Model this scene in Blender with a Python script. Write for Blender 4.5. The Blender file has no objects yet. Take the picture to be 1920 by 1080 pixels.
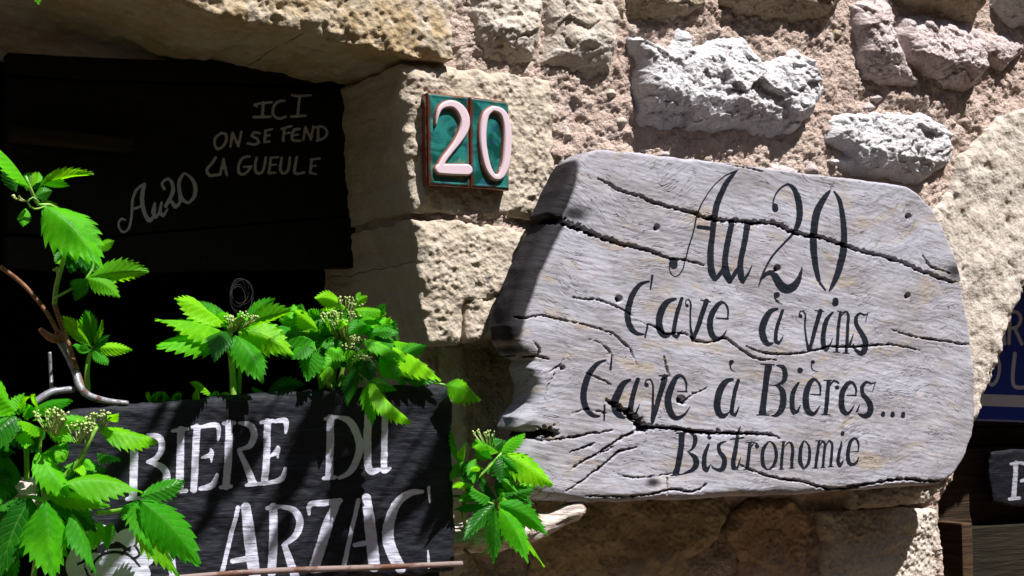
import bpy, math, random
import numpy as np
from mathutils import Vector

# ------------------------------------------------------------------ camera, world, sun
THETA, PITCH, FPX, DP, CZ = math.radians(31.5), math.radians(4.8), 2667.0, 1.90, 1.55
fw = np.array([math.sin(THETA)*math.cos(PITCH), math.cos(THETA)*math.cos(PITCH), math.sin(PITCH)])
rt = np.array([math.cos(THETA), -math.sin(THETA), 0.0])
up = np.cross(rt, fw)
CAM = np.array([0.0, -DP, CZ])
sc = bpy.context.scene
cd = bpy.data.cameras.new('camera'); cam = bpy.data.objects.new('camera', cd); sc.collection.objects.link(cam)
cd.lens = 50.0; cd.sensor_width = 36.0; cd.clip_start = 0.05; cd.clip_end = 300
cam.location = CAM
cam.rotation_euler = Vector(fw).to_track_quat('-Z', 'Y').to_euler()
sc.camera = cam
SUN_TO = np.array([0.42, -1.0, 1.85]); SUN_TO = SUN_TO/np.linalg.norm(SUN_TO)
w = bpy.data.worlds.new('World'); sc.world = w; w.use_nodes = True
nt = w.node_tree; nt.nodes.clear()
sky = nt.nodes.new('ShaderNodeTexSky'); sky.sky_type = 'NISHITA'; sky.sun_disc = False
sky.sun_elevation = math.asin(SUN_TO[2]); sky.sun_rotation = math.atan2(SUN_TO[0], SUN_TO[1])
bg = nt.nodes.new('ShaderNodeBackground'); bg.inputs[1].default_value = 0.057
wo = nt.nodes.new('ShaderNodeOutputWorld')
nt.links.new(sky.outputs[0], bg.inputs[0]); nt.links.new(bg.outputs[0], wo.inputs[0])
sl = bpy.data.lights.new('sun', 'SUN'); sl.energy = 5.0; sl.angle = math.radians(0.5); sl.color = (1.0, 0.965, 0.93)
so = bpy.data.objects.new('sun', sl); sc.collection.objects.link(so)
so.rotation_euler = Vector(-SUN_TO).to_track_quat('-Z', 'Y').to_euler(); so.location = (2, -3, 5)
sc.view_settings.view_transform = 'Standard'; sc.view_settings.look = 'None'
sc.view_settings.exposure = 1.0; sc.view_settings.gamma = 1.0; sc.view_settings.use_curve_mapping = False
sc.render.engine = 'CYCLES'

# ------------------------------------------------------------------ projection helpers
def wallpt(px, py, wd=0.0):
    """photo pixel -> X, Z on the plane wd metres in front of the wall"""
    px = np.asarray(px, float); py = np.asarray(py, float)
    d = fw*FPX + rt*(px-960)[..., None] - up*(py-540)[..., None]
    t = (-np.asarray(wd) - CAM[1])/d[..., 1]
    return CAM[0]+d[..., 0]*t, CAM[2]+d[..., 2]*t
def P3(px, py, wd):
    x, z = wallpt(px, py, wd); return np.array([float(x), -wd, float(z)])
def proj(X, Y, Z):
    v = np.stack([X-CAM[0], Y-CAM[1], Z-CAM[2]], -1); dz = v@fw
    return 960+FPX*(v@rt)/dz, 540-FPX*(v@up)/dz

# ------------------------------------------------------------------ noise
def _h(ix, iy, seed):
    n = (ix.astype(np.int64)*374761393 + iy.astype(np.int64)*668265263 + seed*1442695041) & 0x7fffffff
    n = ((n ^ (n >> 13))*1274126177) & 0x7fffffff
    n = ((n ^ (n >> 15))*2246822519) & 0x7fffffff
    return (n ^ (n >> 16))/float(0x7fffffff)
def vnoise(x, y, seed=0):
    ix = np.floor(x); iy = np.floor(y); fx = x-ix; fy = y-iy
    ux = fx*fx*fx*(fx*(fx*6-15)+10); uy = fy*fy*fy*(fy*(fy*6-15)+10)
    def g(a, b):
        an = _h(ix+a, iy+b, seed)*6.2831853; return np.cos(an)*(fx-a)+np.sin(an)*(fy-b)
    return ((g(0,0)*(1-ux)+g(1,0)*ux)*(1-uy)+(g(0,1)*(1-ux)+g(1,1)*ux)*uy)*1.5
def fbm(x, y, seed=0, o=4, gain=.5):
    s = 0; a = 1; f = 1
    for i in range(o):
        s = s+a*vnoise(x*f+i*17.3, y*f+i*9.1, seed+i); a *= gain; f *= 2.03
    return s
def ridged(x, y, seed=0, o=4, gain=.55):
    s = 0; a = 1; f = 1
    for i in range(o):
        s = s+a*(1-2*np.abs(vnoise(x*f+i*7.7, y*f+i*3.1, seed+i))); a *= gain; f *= 2.1
    return s/2
def worley(x, y, seed=0):
    ix = np.floor(x); iy = np.floor(y); f1 = np.full(x.shape, 9.); idv = np.zeros(x.shape)
    for a in (-1,0,1):
        for b in (-1,0,1):
            cx = ix+a; cy = iy+b
            dx = cx+_h(cx, cy, seed)-x; dy = cy+_h(cx, cy, seed+7)-y
            d = dx*dx+dy*dy; m = d < f1
            idv = np.where(m, _h(cx, cy, seed+13), idv); f1 = np.where(m, d, f1)
    return np.sqrt(f1), idv
def facets(x, y, seed=0, tilt=.5):
    ix = np.floor(x); iy = np.floor(y); f1 = np.full(x.shape, 9.); out = np.zeros(x.shape)
    for a in (-1,0,1):
        for b in (-1,0,1):
            cx = ix+a; cy = iy+b
            ox = x-cx-_h(cx, cy, seed); oy = y-cy-_h(cx, cy, seed+7); d = ox*ox+oy*oy; m = d < f1
            hh = _h(cx, cy, seed+13)-.5+tilt*((_h(cx, cy, seed+17)-.5)*2*ox+(_h(cx, cy, seed+23)-.5)*2*oy)
            out = np.where(m, hh, out); f1 = np.where(m, d, f1)
    return out
def sstep(a, b, x):
    t = np.clip((x-a)/(b-a), 0, 1); return t*t*(3-2*t)

# ------------------------------------------------------------------ shapes
def seg_near(P, A, B):
    n = len(P); best = np.full(n, 1e9); near = np.zeros((n, 2)); 
    for s in range(0, n, 16000):
        p = P[s:s+16000][:, None, :]; ab = (B-A)[None]; ap = p-A[None]
        t = np.clip((ap*ab).sum(-1)/np.maximum((ab*ab).sum(-1), 1e-12), 0, 1)
        q = A[None]+ab*t[..., None]; d = ((p-q)**2).sum(-1); k = d.argmin(1); r = np.arange(len(k))
        best[s:s+16000] = np.sqrt(d[r, k]); near[s:s+16000] = q[r, k]
    return best, near
def inside(P, poly):
    x, y = P[:, 0], P[:, 1]; c = np.zeros(len(P), bool)
    for (x1, y1), (x2, y2) in zip(poly, np.roll(poly, -1, 0)):
        if y1 == y2: continue
        c ^= ((y1 > y) != (y2 > y)) & (x < (x2-x1)*(y-y1)/(y2-y1)+x1)
    return c
def poly_sd(P, poly):
    d, q = seg_near(P, poly, np.roll(poly, -1, 0)); return np.where(inside(P, poly), d, -d), q
def catmull(pts, step, closed=False):
    pts = np.array(pts, float); out = []; n = len(pts)
    for i in range(n if closed else n-1):
        g = (lambda k: pts[k % n]) if closed else (lambda k: pts[min(max(k, 0), n-1)])
        p0, p1, p2, p3 = g(i-1), g(i), g(i+1), g(i+2)
        m = max(1, int(np.linalg.norm((p2-p1)[:2])/step))
        for k in range(m):
            t = k/m; out.append(.5*((2*p1)+(-p0+p2)*t+(2*p0-5*p1+4*p2-p3)*t*t+(-p0+3*p1-3*p2+p3)*t**3))
    if not closed: out.append(pts[-1])
    return np.array(out)
def outline(px_pts, wd, step=.006, jit=0.0, seed=0, smooth=False):
    a = np.array(px_pts, float)
    if smooth: a = catmull(a, 6, True)
    X, Z = wallpt(a[:, 0], a[:, 1], wd); p = np.stack([X, Z], 1); out = []
    for q, r in zip(p, np.roll(p, -1, 0)):
        m = max(1, int(np.linalg.norm(r-q)/step))
        for k in range(m): out.append(q+(r-q)*k/m)
    out = np.array(out)
    if jit:
        out = out + jit*np.stack([fbm(out[:,0]*28, out[:,1]*28, seed+3, 4), fbm(out[:,0]*28+50, out[:,1]*28, seed+9, 4)], 1)
    return out

COL = sc.collection
def newobj(name, me, mat=None, parent=None):
    o = bpy.data.objects.new(name, me); COL.objects.link(o)
    if mat is not None: me.materials.append(mat)
    if parent is not None: o.parent = parent
    return o
def thing(name, label, cat, group=None, loc=None):
    o = bpy.data.objects.new(name, None); COL.objects.link(o); o['label'] = label; o['category'] = cat
    o.empty_display_size = .05
    if group: o['group'] = group
    return o
def tag(o, label, cat, group=None):
    o['label'] = label; o['category'] = cat
    if group: o['group'] = group
    return o
def mkmesh(name, V, F, smooth=True, attrs=None):
    me = bpy.data.meshes.new(name); V = np.asarray(V, np.float32); F = np.asarray(F, np.int32)
    me.vertices.add(len(V)); me.vertices.foreach_set('co', V.ravel())
    me.loops.add(F.size); me.loops.foreach_set('vertex_index', F.ravel())
    me.polygons.add(len(F)); me.polygons.foreach_set('loop_start', np.arange(0, F.size, F.shape[1], dtype=np.int32))
    me.polygons.foreach_set('loop_total', np.full(len(F), F.shape[1], np.int32))
    me.polygons.foreach_set('use_smooth', np.full(len(F), smooth, bool))
    me.update(calc_edges=True); me.validate()
    if attrs:
        for k, v in attrs.items():
            if len(me.vertices) == len(v):
                at = me.attributes.new(k, 'FLOAT', 'POINT'); at.data.foreach_set('value', np.asarray(v, np.float32))
    return me
def patch(name, poly, cell, hfun, back, mat, parent=None, nsk=4, sk_noise=0.0, attrfun=None, sk_mat=None, seed=0):
    """a slab whose front is a displaced grid cut to the outline, with sides running back to depth `back`"""
    lo = poly.min(0)-cell; hi = poly.max(0)+cell
    xs = np.arange(lo[0], hi[0]+cell, cell); zs = np.arange(lo[1], hi[1]+cell, cell); nx, nz = len(xs), len(zs)
    GX, GZ = np.meshgrid(xs, zs); P = np.stack([GX.ravel(), GZ.ravel()], 1)
    sd, near = poly_sd(P, poly)
    i = np.arange((nx-1)*(nz-1)); r = i//(nx-1); c = i % (nx-1); a = r*nx+c
    Q = np.stack([a, a+1, a+nx+1, a+nx], 1)
    Q = Q[sd[Q].mean(1) > 0]
    used = np.unique(Q); snap = used[sd[used] < cell*.3]
    # boundary verts
    P[snap] = near[snap]; sd[snap] = 0
    e = np.concatenate([Q[:, [0,1]], Q[:, [1,2]], Q[:, [2,3]], Q[:, [3,0]]])
    key = np.sort(e, 1); kk = key[:,0].astype(np.int64)*len(P)+key[:,1]
    u, idx, cnt = np.unique(kk, return_index=True, return_counts=True); be = e[idx[cnt == 1]]
    bv = np.unique(be); 
    P[bv] = near[bv]; sd[bv] = 0
    remap = np.full(len(P), -1); remap[used] = np.arange(len(used))
    X, Z = P[used, 0], P[used, 1]; S = np.maximum(sd[used], 0)
    H = hfun(X, Z, S)
    V = [np.stack([X, -H, Z], 1)]; F = [remap[Q]]
    attrs = {k: [v] for k, v in (attrfun(X, Z, S).items() if attrfun else [])}
    bmap = np.full(len(P), -1); bmap[bv] = np.arange(len(bv)); nb = len(bv)
    prev = remap[bv]; base = len(used); h0 = H[remap[bv]]; bx, bz = P[bv, 0], P[bv, 1]
    for k in range(1, nsk+1):
        t = k/nsk; hh = h0+(back-h0)*t; 
        dx = sk_noise*fbm(bz*22+hh*5, hh*22+bx*3, seed+31, 4)*min(1, t*4); dz = sk_noise*fbm(bx*22, hh*22+bz*3, seed+41, 4)*min(1, t*4)
        V.append(np.stack([bx+dx, -hh, bz+dz], 1)); cur = base+np.arange(nb)
        A, B = bmap[be[:, 0]], bmap[be[:, 1]]
        F.append(np.stack([prev[B], prev[A], cur[A], cur[B]], 1)); prev = cur; base += nb
        for kx in attrs: attrs[kx].append(attrs[kx][0][remap[bv]])
    F = np.concatenate(F)[:, ::1]; V = np.concatenate(V)
    me = mkmesh(name, V, F, True, {k: np.concatenate(v) for k, v in attrs.items()})
    return newobj(name, me, mat, parent)
def box(name, x0, x1, y0, y1, z0, z1, mat, parent=None, bev=.003):
    V = []
    b = min(bev, (x1-x0)*.3, (y1-y0)*.3, (z1-z0)*.3)
    import itertools
    me = bpy.data.meshes.new(name); import bmesh
    bm = bmesh.new(); bmesh.ops.create_cube(bm, size=1)
    for v in bm.verts:
        v.co = Vector(((x0+x1)/2+v.co.x*(x1-x0), (y0+y1)/2+v.co.y*(y1-y0), (z0+z1)/2+v.co.z*(z1-z0)))
    if b > 0: bmesh.ops.bevel(bm, geom=bm.edges[:], offset=b, segments=2, affect='EDGES', profile=.6)
    bm.to_mesh(me); bm.free()
    return newobj(name, me, mat, parent)
def tubemesh(pts, rads, seg=8, step=.004, lump=0, seed=0):
    a = np.column_stack([np.array(pts, float), np.array(rads, float)])
    out = []; n = len(a)
    for i in range(n-1):
        p0, p1, p2, p3 = a[max(i-1,0)], a[i], a[i+1], a[min(i+2,n-1)]
        m = max(2, int(np.linalg.norm((p2-p1)[:3])/step))
        for k in range(m):
            t = k/m; out.append(.5*((2*p1)+(-p0+p2)*t+(2*p0-5*p1+4*p2-p3)*t*t+(-p0+3*p1-3*p2+p3)*t**3))
    out.append(a[-1]); out = np.array(out); C = out[:, :3]; R = np.maximum(out[:, 3], 1e-4); N = len(C)
    T = np.gradient(C, axis=0); T /= np.linalg.norm(T, axis=1)[:, None]+1e-9
    u = np.cross(T[0], [0.3, 1, .2]); u /= np.linalg.norm(u); V = []
    for k in range(N):
        u = u-T[k]*(u@T[k]); u /= np.linalg.norm(u)+1e-9; v = np.cross(T[k], u)
        for j in range(seg):
            an = 2*math.pi*j/seg; rr = R[k]
            if lump:
                rr *= 1+lump*(float(vnoise(np.array(k*step*35), np.array(j*1.1), seed))+.6*float(vnoise(np.array(k*step*9+4), np.array(j*2.3), seed+5)))
            V.append(C[k]+(u*math.cos(an)+v*math.sin(an))*rr)
    F = [[k*seg+j, k*seg+(j+1) % seg, (k+1)*seg+(j+1) % seg, (k+1)*seg+j] for k in range(N-1) for j in range(seg)]
    c0 = len(V); V.append(C[0]); V.append(C[-1])
    F += [[c0, (j+1) % seg, j, j] for j in range(seg)]; F += [[c0+1, (N-1)*seg+j, (N-1)*seg+(j+1) % seg, (N-1)*seg+(j+1) % seg] for j in range(seg)]
    return V, F
def meshmix(name, V, F, smooth=True):
    me = bpy.data.meshes.new(name)
    G = [tuple(dict.fromkeys(int(i) for i in f)) for f in F]
    me.from_pydata([tuple(map(float, v)) for v in V], [], G); me.update()
    me.polygons.foreach_set('use_smooth', [smooth]*len(me.polygons)); return me
def tube(name, pts, rads, mat, parent=None, **k):
    V, F = tubemesh(pts, rads, **k); return newobj(name, meshmix(name, V, F), mat, parent)

# ------------------------------------------------------------------ lettering as stroke distance fields (photo pixels)
def strokes_sdf(px, py, strokes):
    """strokes: list of lists of (x, y, width); returns distance to ink edge, positive inside"""
    best = np.full(px.shape, -40.0)
    for s in strokes:
        s = [tuple(q) for q in s]
        if len(s) == 1: s = s+[(s[0][0]+.3, s[0][1]+.3, s[0][2])]
        c = catmull(s, 4) if len(s) > 2 else np.array(s, float)
        mg = 12+c[:,2].max()/2; m = np.where((px > c[:,0].min()-mg) & (px < c[:,0].max()+mg) & (py > c[:,1].min()-mg) & (py < c[:,1].max()+mg))[0]
        if not len(m): continue
        A, B = c[:-1], c[1:]; p = np.stack([px[m], py[m]], 1)
        ab = (B-A)[:, :2]; ap = p[:, None]-A[None, :, :2]
        t = np.clip((ap*ab[None]).sum(-1)/np.maximum((ab*ab).sum(-1), 1e-9)[None], 0, 1)
        d = np.linalg.norm(ap-ab[None]*t[..., None], axis=-1)
        hw = np.maximum(A[None, :, 2]+(B-A)[None, :, 2]*t, 1.2)/2
        best[m] = np.maximum(best[m], (hw-d).max(1))
    return best
def Z(ox, oy, s, L): return [[(ox+x/s, oy+y/s, w_/s) for (x, y, w_) in st] for st in L]

# ------------------------------------------------------------------ materials
class M:
    def __init__(s, name):
        s.m = bpy.data.materials.new(name); s.m.use_nodes = True; s.t = s.m.node_tree; s.t.nodes.clear()
        s.out = s.n('ShaderNodeOutputMaterial'); s.b = s.n('ShaderNodeBsdfPrincipled'); s.l(s.b.outputs[0], s.out.inputs[0])
        s.co = s.n('ShaderNodeNewGeometry').outputs['Position']
    def n(s, t): return s.t.nodes.new(t)
    def l(s, a, b): s.t.links.new(a, b)
    def setv(s, sock, v):
        if hasattr(v, 'is_output'): s.l(v, sock)
        else: sock.default_value = v
    def mapp(s, scale=(1,1,1), rot=(0,0,0), co=None):
        n = s.n('ShaderNodeMapping'); s.l(co or s.co, n.inputs[0]); n.inputs['Scale'].default_value = scale; n.inputs['Rotation'].default_value = rot
        return n.outputs[0]
    def noise(s, sc_, det=6, rough=.55, co=None, dist=0):
        n = s.n('ShaderNodeTexNoise'); s.l(co or s.co, n.inputs['Vector']); n.inputs['Scale'].default_value = sc_
        n.inputs['Detail'].default_value = det; n.inputs['Roughness'].default_value = rough; n.inputs['Distortion'].default_value = dist
        return n.outputs[0]
    def vor(s, sc_, co=None, feat='F1'):
        n = s.n('ShaderNodeTexVoronoi'); n.feature = feat; s.l(co or s.co, n.inputs['Vector']); n.inputs['Scale'].default_value = sc_
        return n.outputs[0]
    def mrange(s, v, a, b, c=0., d=1.):
        n = s.n('ShaderNodeMapRange'); s.l(v, n.inputs[0]); n.interpolation_type = 'SMOOTHSTEP'
        for i, x in enumerate((a, b, c, d)): n.inputs[i+1].default_value = x
        return n.outputs[0]
    def math(s, op, a, b=0.):
        n = s.n('ShaderNodeMath'); n.operation = op; s.setv(n.inputs[0], a); s.setv(n.inputs[1], b); return n.outputs[0]
    def mix(s, f, a, b, mode='MIX'):
        n = s.n('ShaderNodeMix'); n.data_type = 'RGBA'; n.blend_type = mode; s.setv(n.inputs[0], f)
        s.setv(n.inputs[6], a if hasattr(a, 'is_output') else (*a, 1)[:4]); s.setv(n.inputs[7], b if hasattr(b, 'is_output') else (*b, 1)[:4]); return n.outputs[2]
    def attr(s, k):
        n = s.n('ShaderNodeAttribute'); n.attribute_name = k; return n.outputs['Fac']
    def bump(s, h, dist, strength=1.0, nrm=None):
        n = s.n('ShaderNodeBump'); s.l(h, n.inputs['Height']); n.inputs['Distance'].default_value = dist; n.inputs['Strength'].default_value = strength
        if nrm: s.l(nrm, n.inputs['Normal'])
        return n.outputs[0]
    def fin(s, col=None, rough=.85, nrm=None, **kw):
        if col is not None: s.setv(s.b.inputs['Base Color'], col if hasattr(col, 'is_output') else (*col, 1)[:4])
        s.setv(s.b.inputs['Roughness'], rough)
        if not isinstance(rough, float) or rough > .55: s.b.inputs['Specular IOR Level'].default_value = .14
        if nrm is not None: s.l(nrm, s.b.inputs['Normal'])
        for k, v in kw.items(): s.setv(s.b.inputs[k.replace('_', ' ')], v)
        return s.m

def stone_mat(name, c1, c2, c3, stain=(.12,.10,.07), stain_amt=.35, fine=1.0, scale=1.0, bd=.0018, speck=(.05,.045,.04), rocky=0):
    k_ = .74; c1, c2, c3, stain = [tuple(max(.01, (sum(c)/3+(v-sum(c)/3)*1.12)*k_) for v in c) for c in (c1, c2, c3, stain)]
    s = M(name)
    big = s.noise(9*scale, 5, .6); med = s.noise(45*scale, 6, .65); f = s.noise(330*scale, 4, .7); v = s.vor(190*scale)
    col = s.mix(s.mrange(big, .35, .65), c1, c2); col = s.mix(s.mrange(med, .45, .75, 0, .8), col, c3)
    col = s.mix(s.mrange(s.noise(16*scale, 8, .72), .56, .70, 0, stain_amt), col, stain)
    col = s.mix(s.mrange(f, .58, .72, 0, .45), col, speck)
    col = s.mix(s.mrange(s.noise(700, 2, .5), .3, .7, 0, .25), col, (c1[0]*.6, c1[1]*.6, c1[2]*.6))
    h = s.math('ADD', s.math('MULTIPLY', med, .9), s.math('ADD', s.math('MULTIPLY', f, .5*fine), s.math('MULTIPLY', v, .35*fine)))
    nb = None
    if rocky:
        r1 = s.noise(52, 8, .68, None, .6); r2 = s.vor(75, s.mapp((1, 1, 1.5)), 'F2'); nb = s.bump(s.math('ADD', r1, s.math('MULTIPLY', r2, .5)), .011*rocky, 1.0)
    return s.fin(col, .92, s.bump(h, bd*1.6, 1.0, nb))
m_mortar = stone_mat('sandy mortar', (.68,.55,.485), (.58,.45,.385), (.77,.66,.60), stain_amt=.15, fine=1.6, bd=.003)
m_white = stone_mat('pale limestone', (.90,.88,.91), (.76,.73,.74), (.98,.96,.99), stain=(.30,.24,.15), stain_amt=.60, rocky=1)
m_pink = stone_mat('pinkish limestone', (.80,.69,.69), (.66,.55,.53), (.88,.80,.81), stain=(.20,.14,.11), stain_amt=.45, rocky=1)
m_tan = stone_mat('tan limestone', (.56,.47,.36), (.47,.38,.27), (.66,.59,.50), stain=(.19,.13,.08), stain_amt=.45, rocky=1)
m_cream = stone_mat('cream limestone', (.66,.595,.53), (.57,.50,.43), (.75,.70,.64), stain=(.24,.19,.12), stain_amt=.4)
m_lintel = stone_mat('lintel stone', (.58,.505,.41), (.46,.345,.20), (.68,.62,.55), stain=(.14,.10,.045), stain_amt=.55)
m_jamb = stone_mat('dressed jamb stone', (.60,.525,.435), (.51,.435,.35), (.68,.62,.55), stain=(.24,.17,.10), stain_amt=.3)
m_red = stone_mat('reddish mottled stone', (.54,.37,.27), (.60,.47,.36), (.42,.26,.18), stain=(.60,.46,.36), stain_amt=.5, scale=.8)
m_grey = stone_mat('grey mottled stone', (.27,.24,.20), (.20,.165,.12), (.34,.31,.28), stain=(.09,.08,.04), stain_amt=.6, scale=.8)
m_mossy = stone_mat('brown mossy plaster', (.60,.48,.34), (.46,.36,.25), (.70,.61,.47), stain=(.10,.11,.03), stain_amt=.7, scale=.8)

def wood_sign_mat():
    s = M('weathered oak')
    warp = s.noise(3.2, 3, .5)
    n = s.n('ShaderNodeVectorMath'); n.operation = 'MULTIPLY_ADD'
    cv = s.n('ShaderNodeCombineXYZ'); s.l(warp, cv.inputs[2]); s.l(warp, cv.inputs[0])
    s.l(cv.outputs[0], n.inputs[0]); n.inputs[1].default_value = (.03,.03,.20); s.l(s.co, n.inputs[2]); cw = n.outputs[0]
    g = s.mapp((5, 5, 130), (0, math.radians(-7), 0), cw)
    gr = s.noise(1.0, 5, .6, g); g2 = s.noise(1.0, 4, .6, s.mapp((26, 26, 620), (0, math.radians(-6), 0), cw))
    lines = s.mrange(gr, .54, .70); fl = s.mrange(g2, .56, .66)
    ck = s.noise(1.0, 3, .5, s.mapp((9, 9, 75), (0, math.radians(-11), 0), cw)); 
    ckl = s.mrange(s.math('ABSOLUTE', s.math('SUBTRACT', ck, .5)), .0, .012, 1, 0)
    gate = s.mrange(s.noise(11, 3, .5), .44, .60); ckl = s.math('MULTIPLY', ckl, gate)
    ck2 = s.noise(1.0, 3, .55, s.mapp((18, 18, 190), (0, math.radians(-8), 0), cw)); ck2 = s.mrange(s.math('ABSOLUTE', s.math('SUBTRACT', ck2, .5)), .0, .016, 1, 0)
    ckl = s.math('MAXIMUM', ckl, s.math('MULTIPLY', s.math('MULTIPLY', ck2, s.mrange(s.noise(17, 3, .5), .45, .6)), .65))
    saw = s.noise(1.0, 2, .5, s.mapp((420, 420, 30)))
    col = s.mix(s.mrange(s.noise(7, 4, .6, s.mapp((1,1,2.4))), .38, .66), (.340,.338,.392), (.262,.250,.275))
    col = s.mix(s.mrange(s.noise(1.0, 4, .6, s.mapp((9,9,32), (0,math.radians(-6),0), cw)), .52, .68, 0, .58), col, (.345,.275,.19))
    col = s.mix(s.math('MULTIPLY', lines, .55), col, (.17,.15,.155)); col = s.mix(s.math('MULTIPLY', fl, .55), col, (.13,.115,.12))
    col = s.mix(s.mrange(s.noise(120, 4, .7), .60, .75, 0, .5), col, (.20,.18,.19))
    col = s.mix(s.math('MULTIPLY', ckl, .8), col, (.035,.03,.035))
    cr = s.math('ADD', s.attr('crk'), s.math('MULTIPLY', s.math('SUBTRACT', s.noise(300, 3, .6), .5), 1.6))
    col = s.mix(s.mrange(cr, -.5, .35, 0, .93), col, (.012,.010,.011))
    dirt_shade = s.attr('dirt_shade'); dn = s.mrange(s.math('ADD', dirt_shade, s.math('MULTIPLY', s.math('SUBTRACT', s.noise(28, 5, .6), .5), .5)), .25, .85)
    col = s.mix(s.math('MULTIPLY', dn, .96), col, (.010,.008,.010))  # near-black mix: painted shade on the left end, plus dirt spots
    # black lettering, worn along the grain
    p = s.attr('paint'); pn = s.math('ADD', p, s.math('MULTIPLY', s.math('SUBTRACT', s.noise(420, 3, .6), .5), 1.6))
    ink = s.mrange(pn, -.45, .45)
    wear = s.math('MULTIPLY', s.mrange(g2, .60, .74, 1, .90), s.mrange(saw, .62, .74, 1, .95))
    wear = s.math('MULTIPLY', wear, s.mrange(s.noise(60, 3, .6), .66, .78, 1, .90))
    col = s.mix(s.math('MULTIPLY', ink, wear), col, (.006,.008,.015))
    h = s.math('ADD', s.math('MULTIPLY', gr, .6), s.math('SUBTRACT', s.math('MULTIPLY', g2, .35), s.math('MULTIPLY', ckl, .8)))
    return s.fin(col, .8, s.bump(h, .0011, .8))
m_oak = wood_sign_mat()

def slate_mat(name, base, ink, seedrot=14):
    s = M(name); co = s.mapp((9, 9, 75), (0, math.radians(seedrot), 0)); n1 = s.noise(1.6, 7, .65, co, .6); n2 = s.noise(60, 5, .6)
    col = s.mix(s.mrange(n1, .4, .7), base, tuple(c*1.5 for c in base)); col = s.mix(s.mrange(n2, .6, .8, 0, .25), col, (.05,.05,.055))
    p = s.attr('paint'); pn = s.math('ADD', p, s.math('MULTIPLY', s.math('SUBTRACT', s.noise(260, 3, .6), .5), 2.0))
    inkm = s.mrange(pn, -.5, .5); wear = s.mrange(s.noise(1, 5, .65, s.mapp((16, 16, 150), (0, math.radians(seedrot), 0))), .55, .8, 1, .6)
    col = s.mix(s.math('MULTIPLY', inkm, wear), col, ink)
    h = s.math('ADD', n1, s.math('MULTIPLY', n2, .15))
    return s.fin(col, .62, s.bump(h, .0022), Specular_IOR_Level=.16)
m_slate = slate_mat('painted slate', (.009,.010,.015), (.47,.47,.58))
m_board = slate_mat('dark board', (.006,.005,.004), (.50,.50,.60), 0)
m_slate_edge = m_slate

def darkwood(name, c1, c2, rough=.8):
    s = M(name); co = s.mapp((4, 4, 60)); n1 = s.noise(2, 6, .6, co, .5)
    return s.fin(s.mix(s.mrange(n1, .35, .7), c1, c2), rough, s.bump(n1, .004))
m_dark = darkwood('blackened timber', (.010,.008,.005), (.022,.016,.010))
m_dark2 = darkwood('old brown timber', (.020,.013,.007), (.045,.027,.015))
m_dark3 = darkwood('brown post timber', (.035,.02,.011), (.07,.04,.02))
s = M('bleached driftwood'); g = s.noise(1.5, 7, .65, s.mapp((14,14,110), (0, math.radians(10), 0)), .8)
c = s.mix(s.mrange(g, .38, .68), (.60,.54,.50), (.30,.23,.19)); c = s.mix(s.mrange(s.noise(40,5,.6), .55,.7,0,.5), c, (.17,.11,.08)); m_drift = s.fin(c, .85, s.bump(g, .006))
s = M('rusty galvanised steel'); g = s.noise(90, 6, .65); c = s.mix(s.mrange(g, .5, .66), (.20,.20,.23), (.10,.05,.035)); m_steel = s.fin(c, s.mrange(g,.4,.6,.4,.8), s.bump(g, .0006), Metallic=.35)
s = M('rust'); g = s.noise(160, 5, .65); m_rust = s.fin(s.mix(s.mrange(g,.35,.7), (.16,.06,.04), (.30,.14,.09)), .85, s.bump(g, .001))
s = M('painted rusty ledge'); g = s.noise(1, 6, .7, s.mapp((20,20,60))); m_ledge = s.fin(s.mix(s.mrange(g,.48,.6), (.19,.14,.13), (.10,.045,.03)), .6, s.bump(g, .0006))
s = M('vine bark'); g = s.noise(130, 5, .6); m_bark = s.fin(s.mix(s.mrange(g,.3,.7), (.12,.045,.028), (.26,.14,.08)), .7, s.bump(g, .001))
s = M('green stem'); g = s.noise(70, 4, .6); m_stem = s.fin(s.mix(s.mrange(g,.4,.7), (.11,.30,.025), (.22,.36,.05)), .5, s.bump(g,.0004), Subsurface_Weight=.0)
s = M('bud green'); g = s.noise(300, 2, .6); m_bud = s.fin(s.mix(s.mrange(g,.4,.7), (.24,.34,.09), (.42,.49,.20)), .55)

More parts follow.
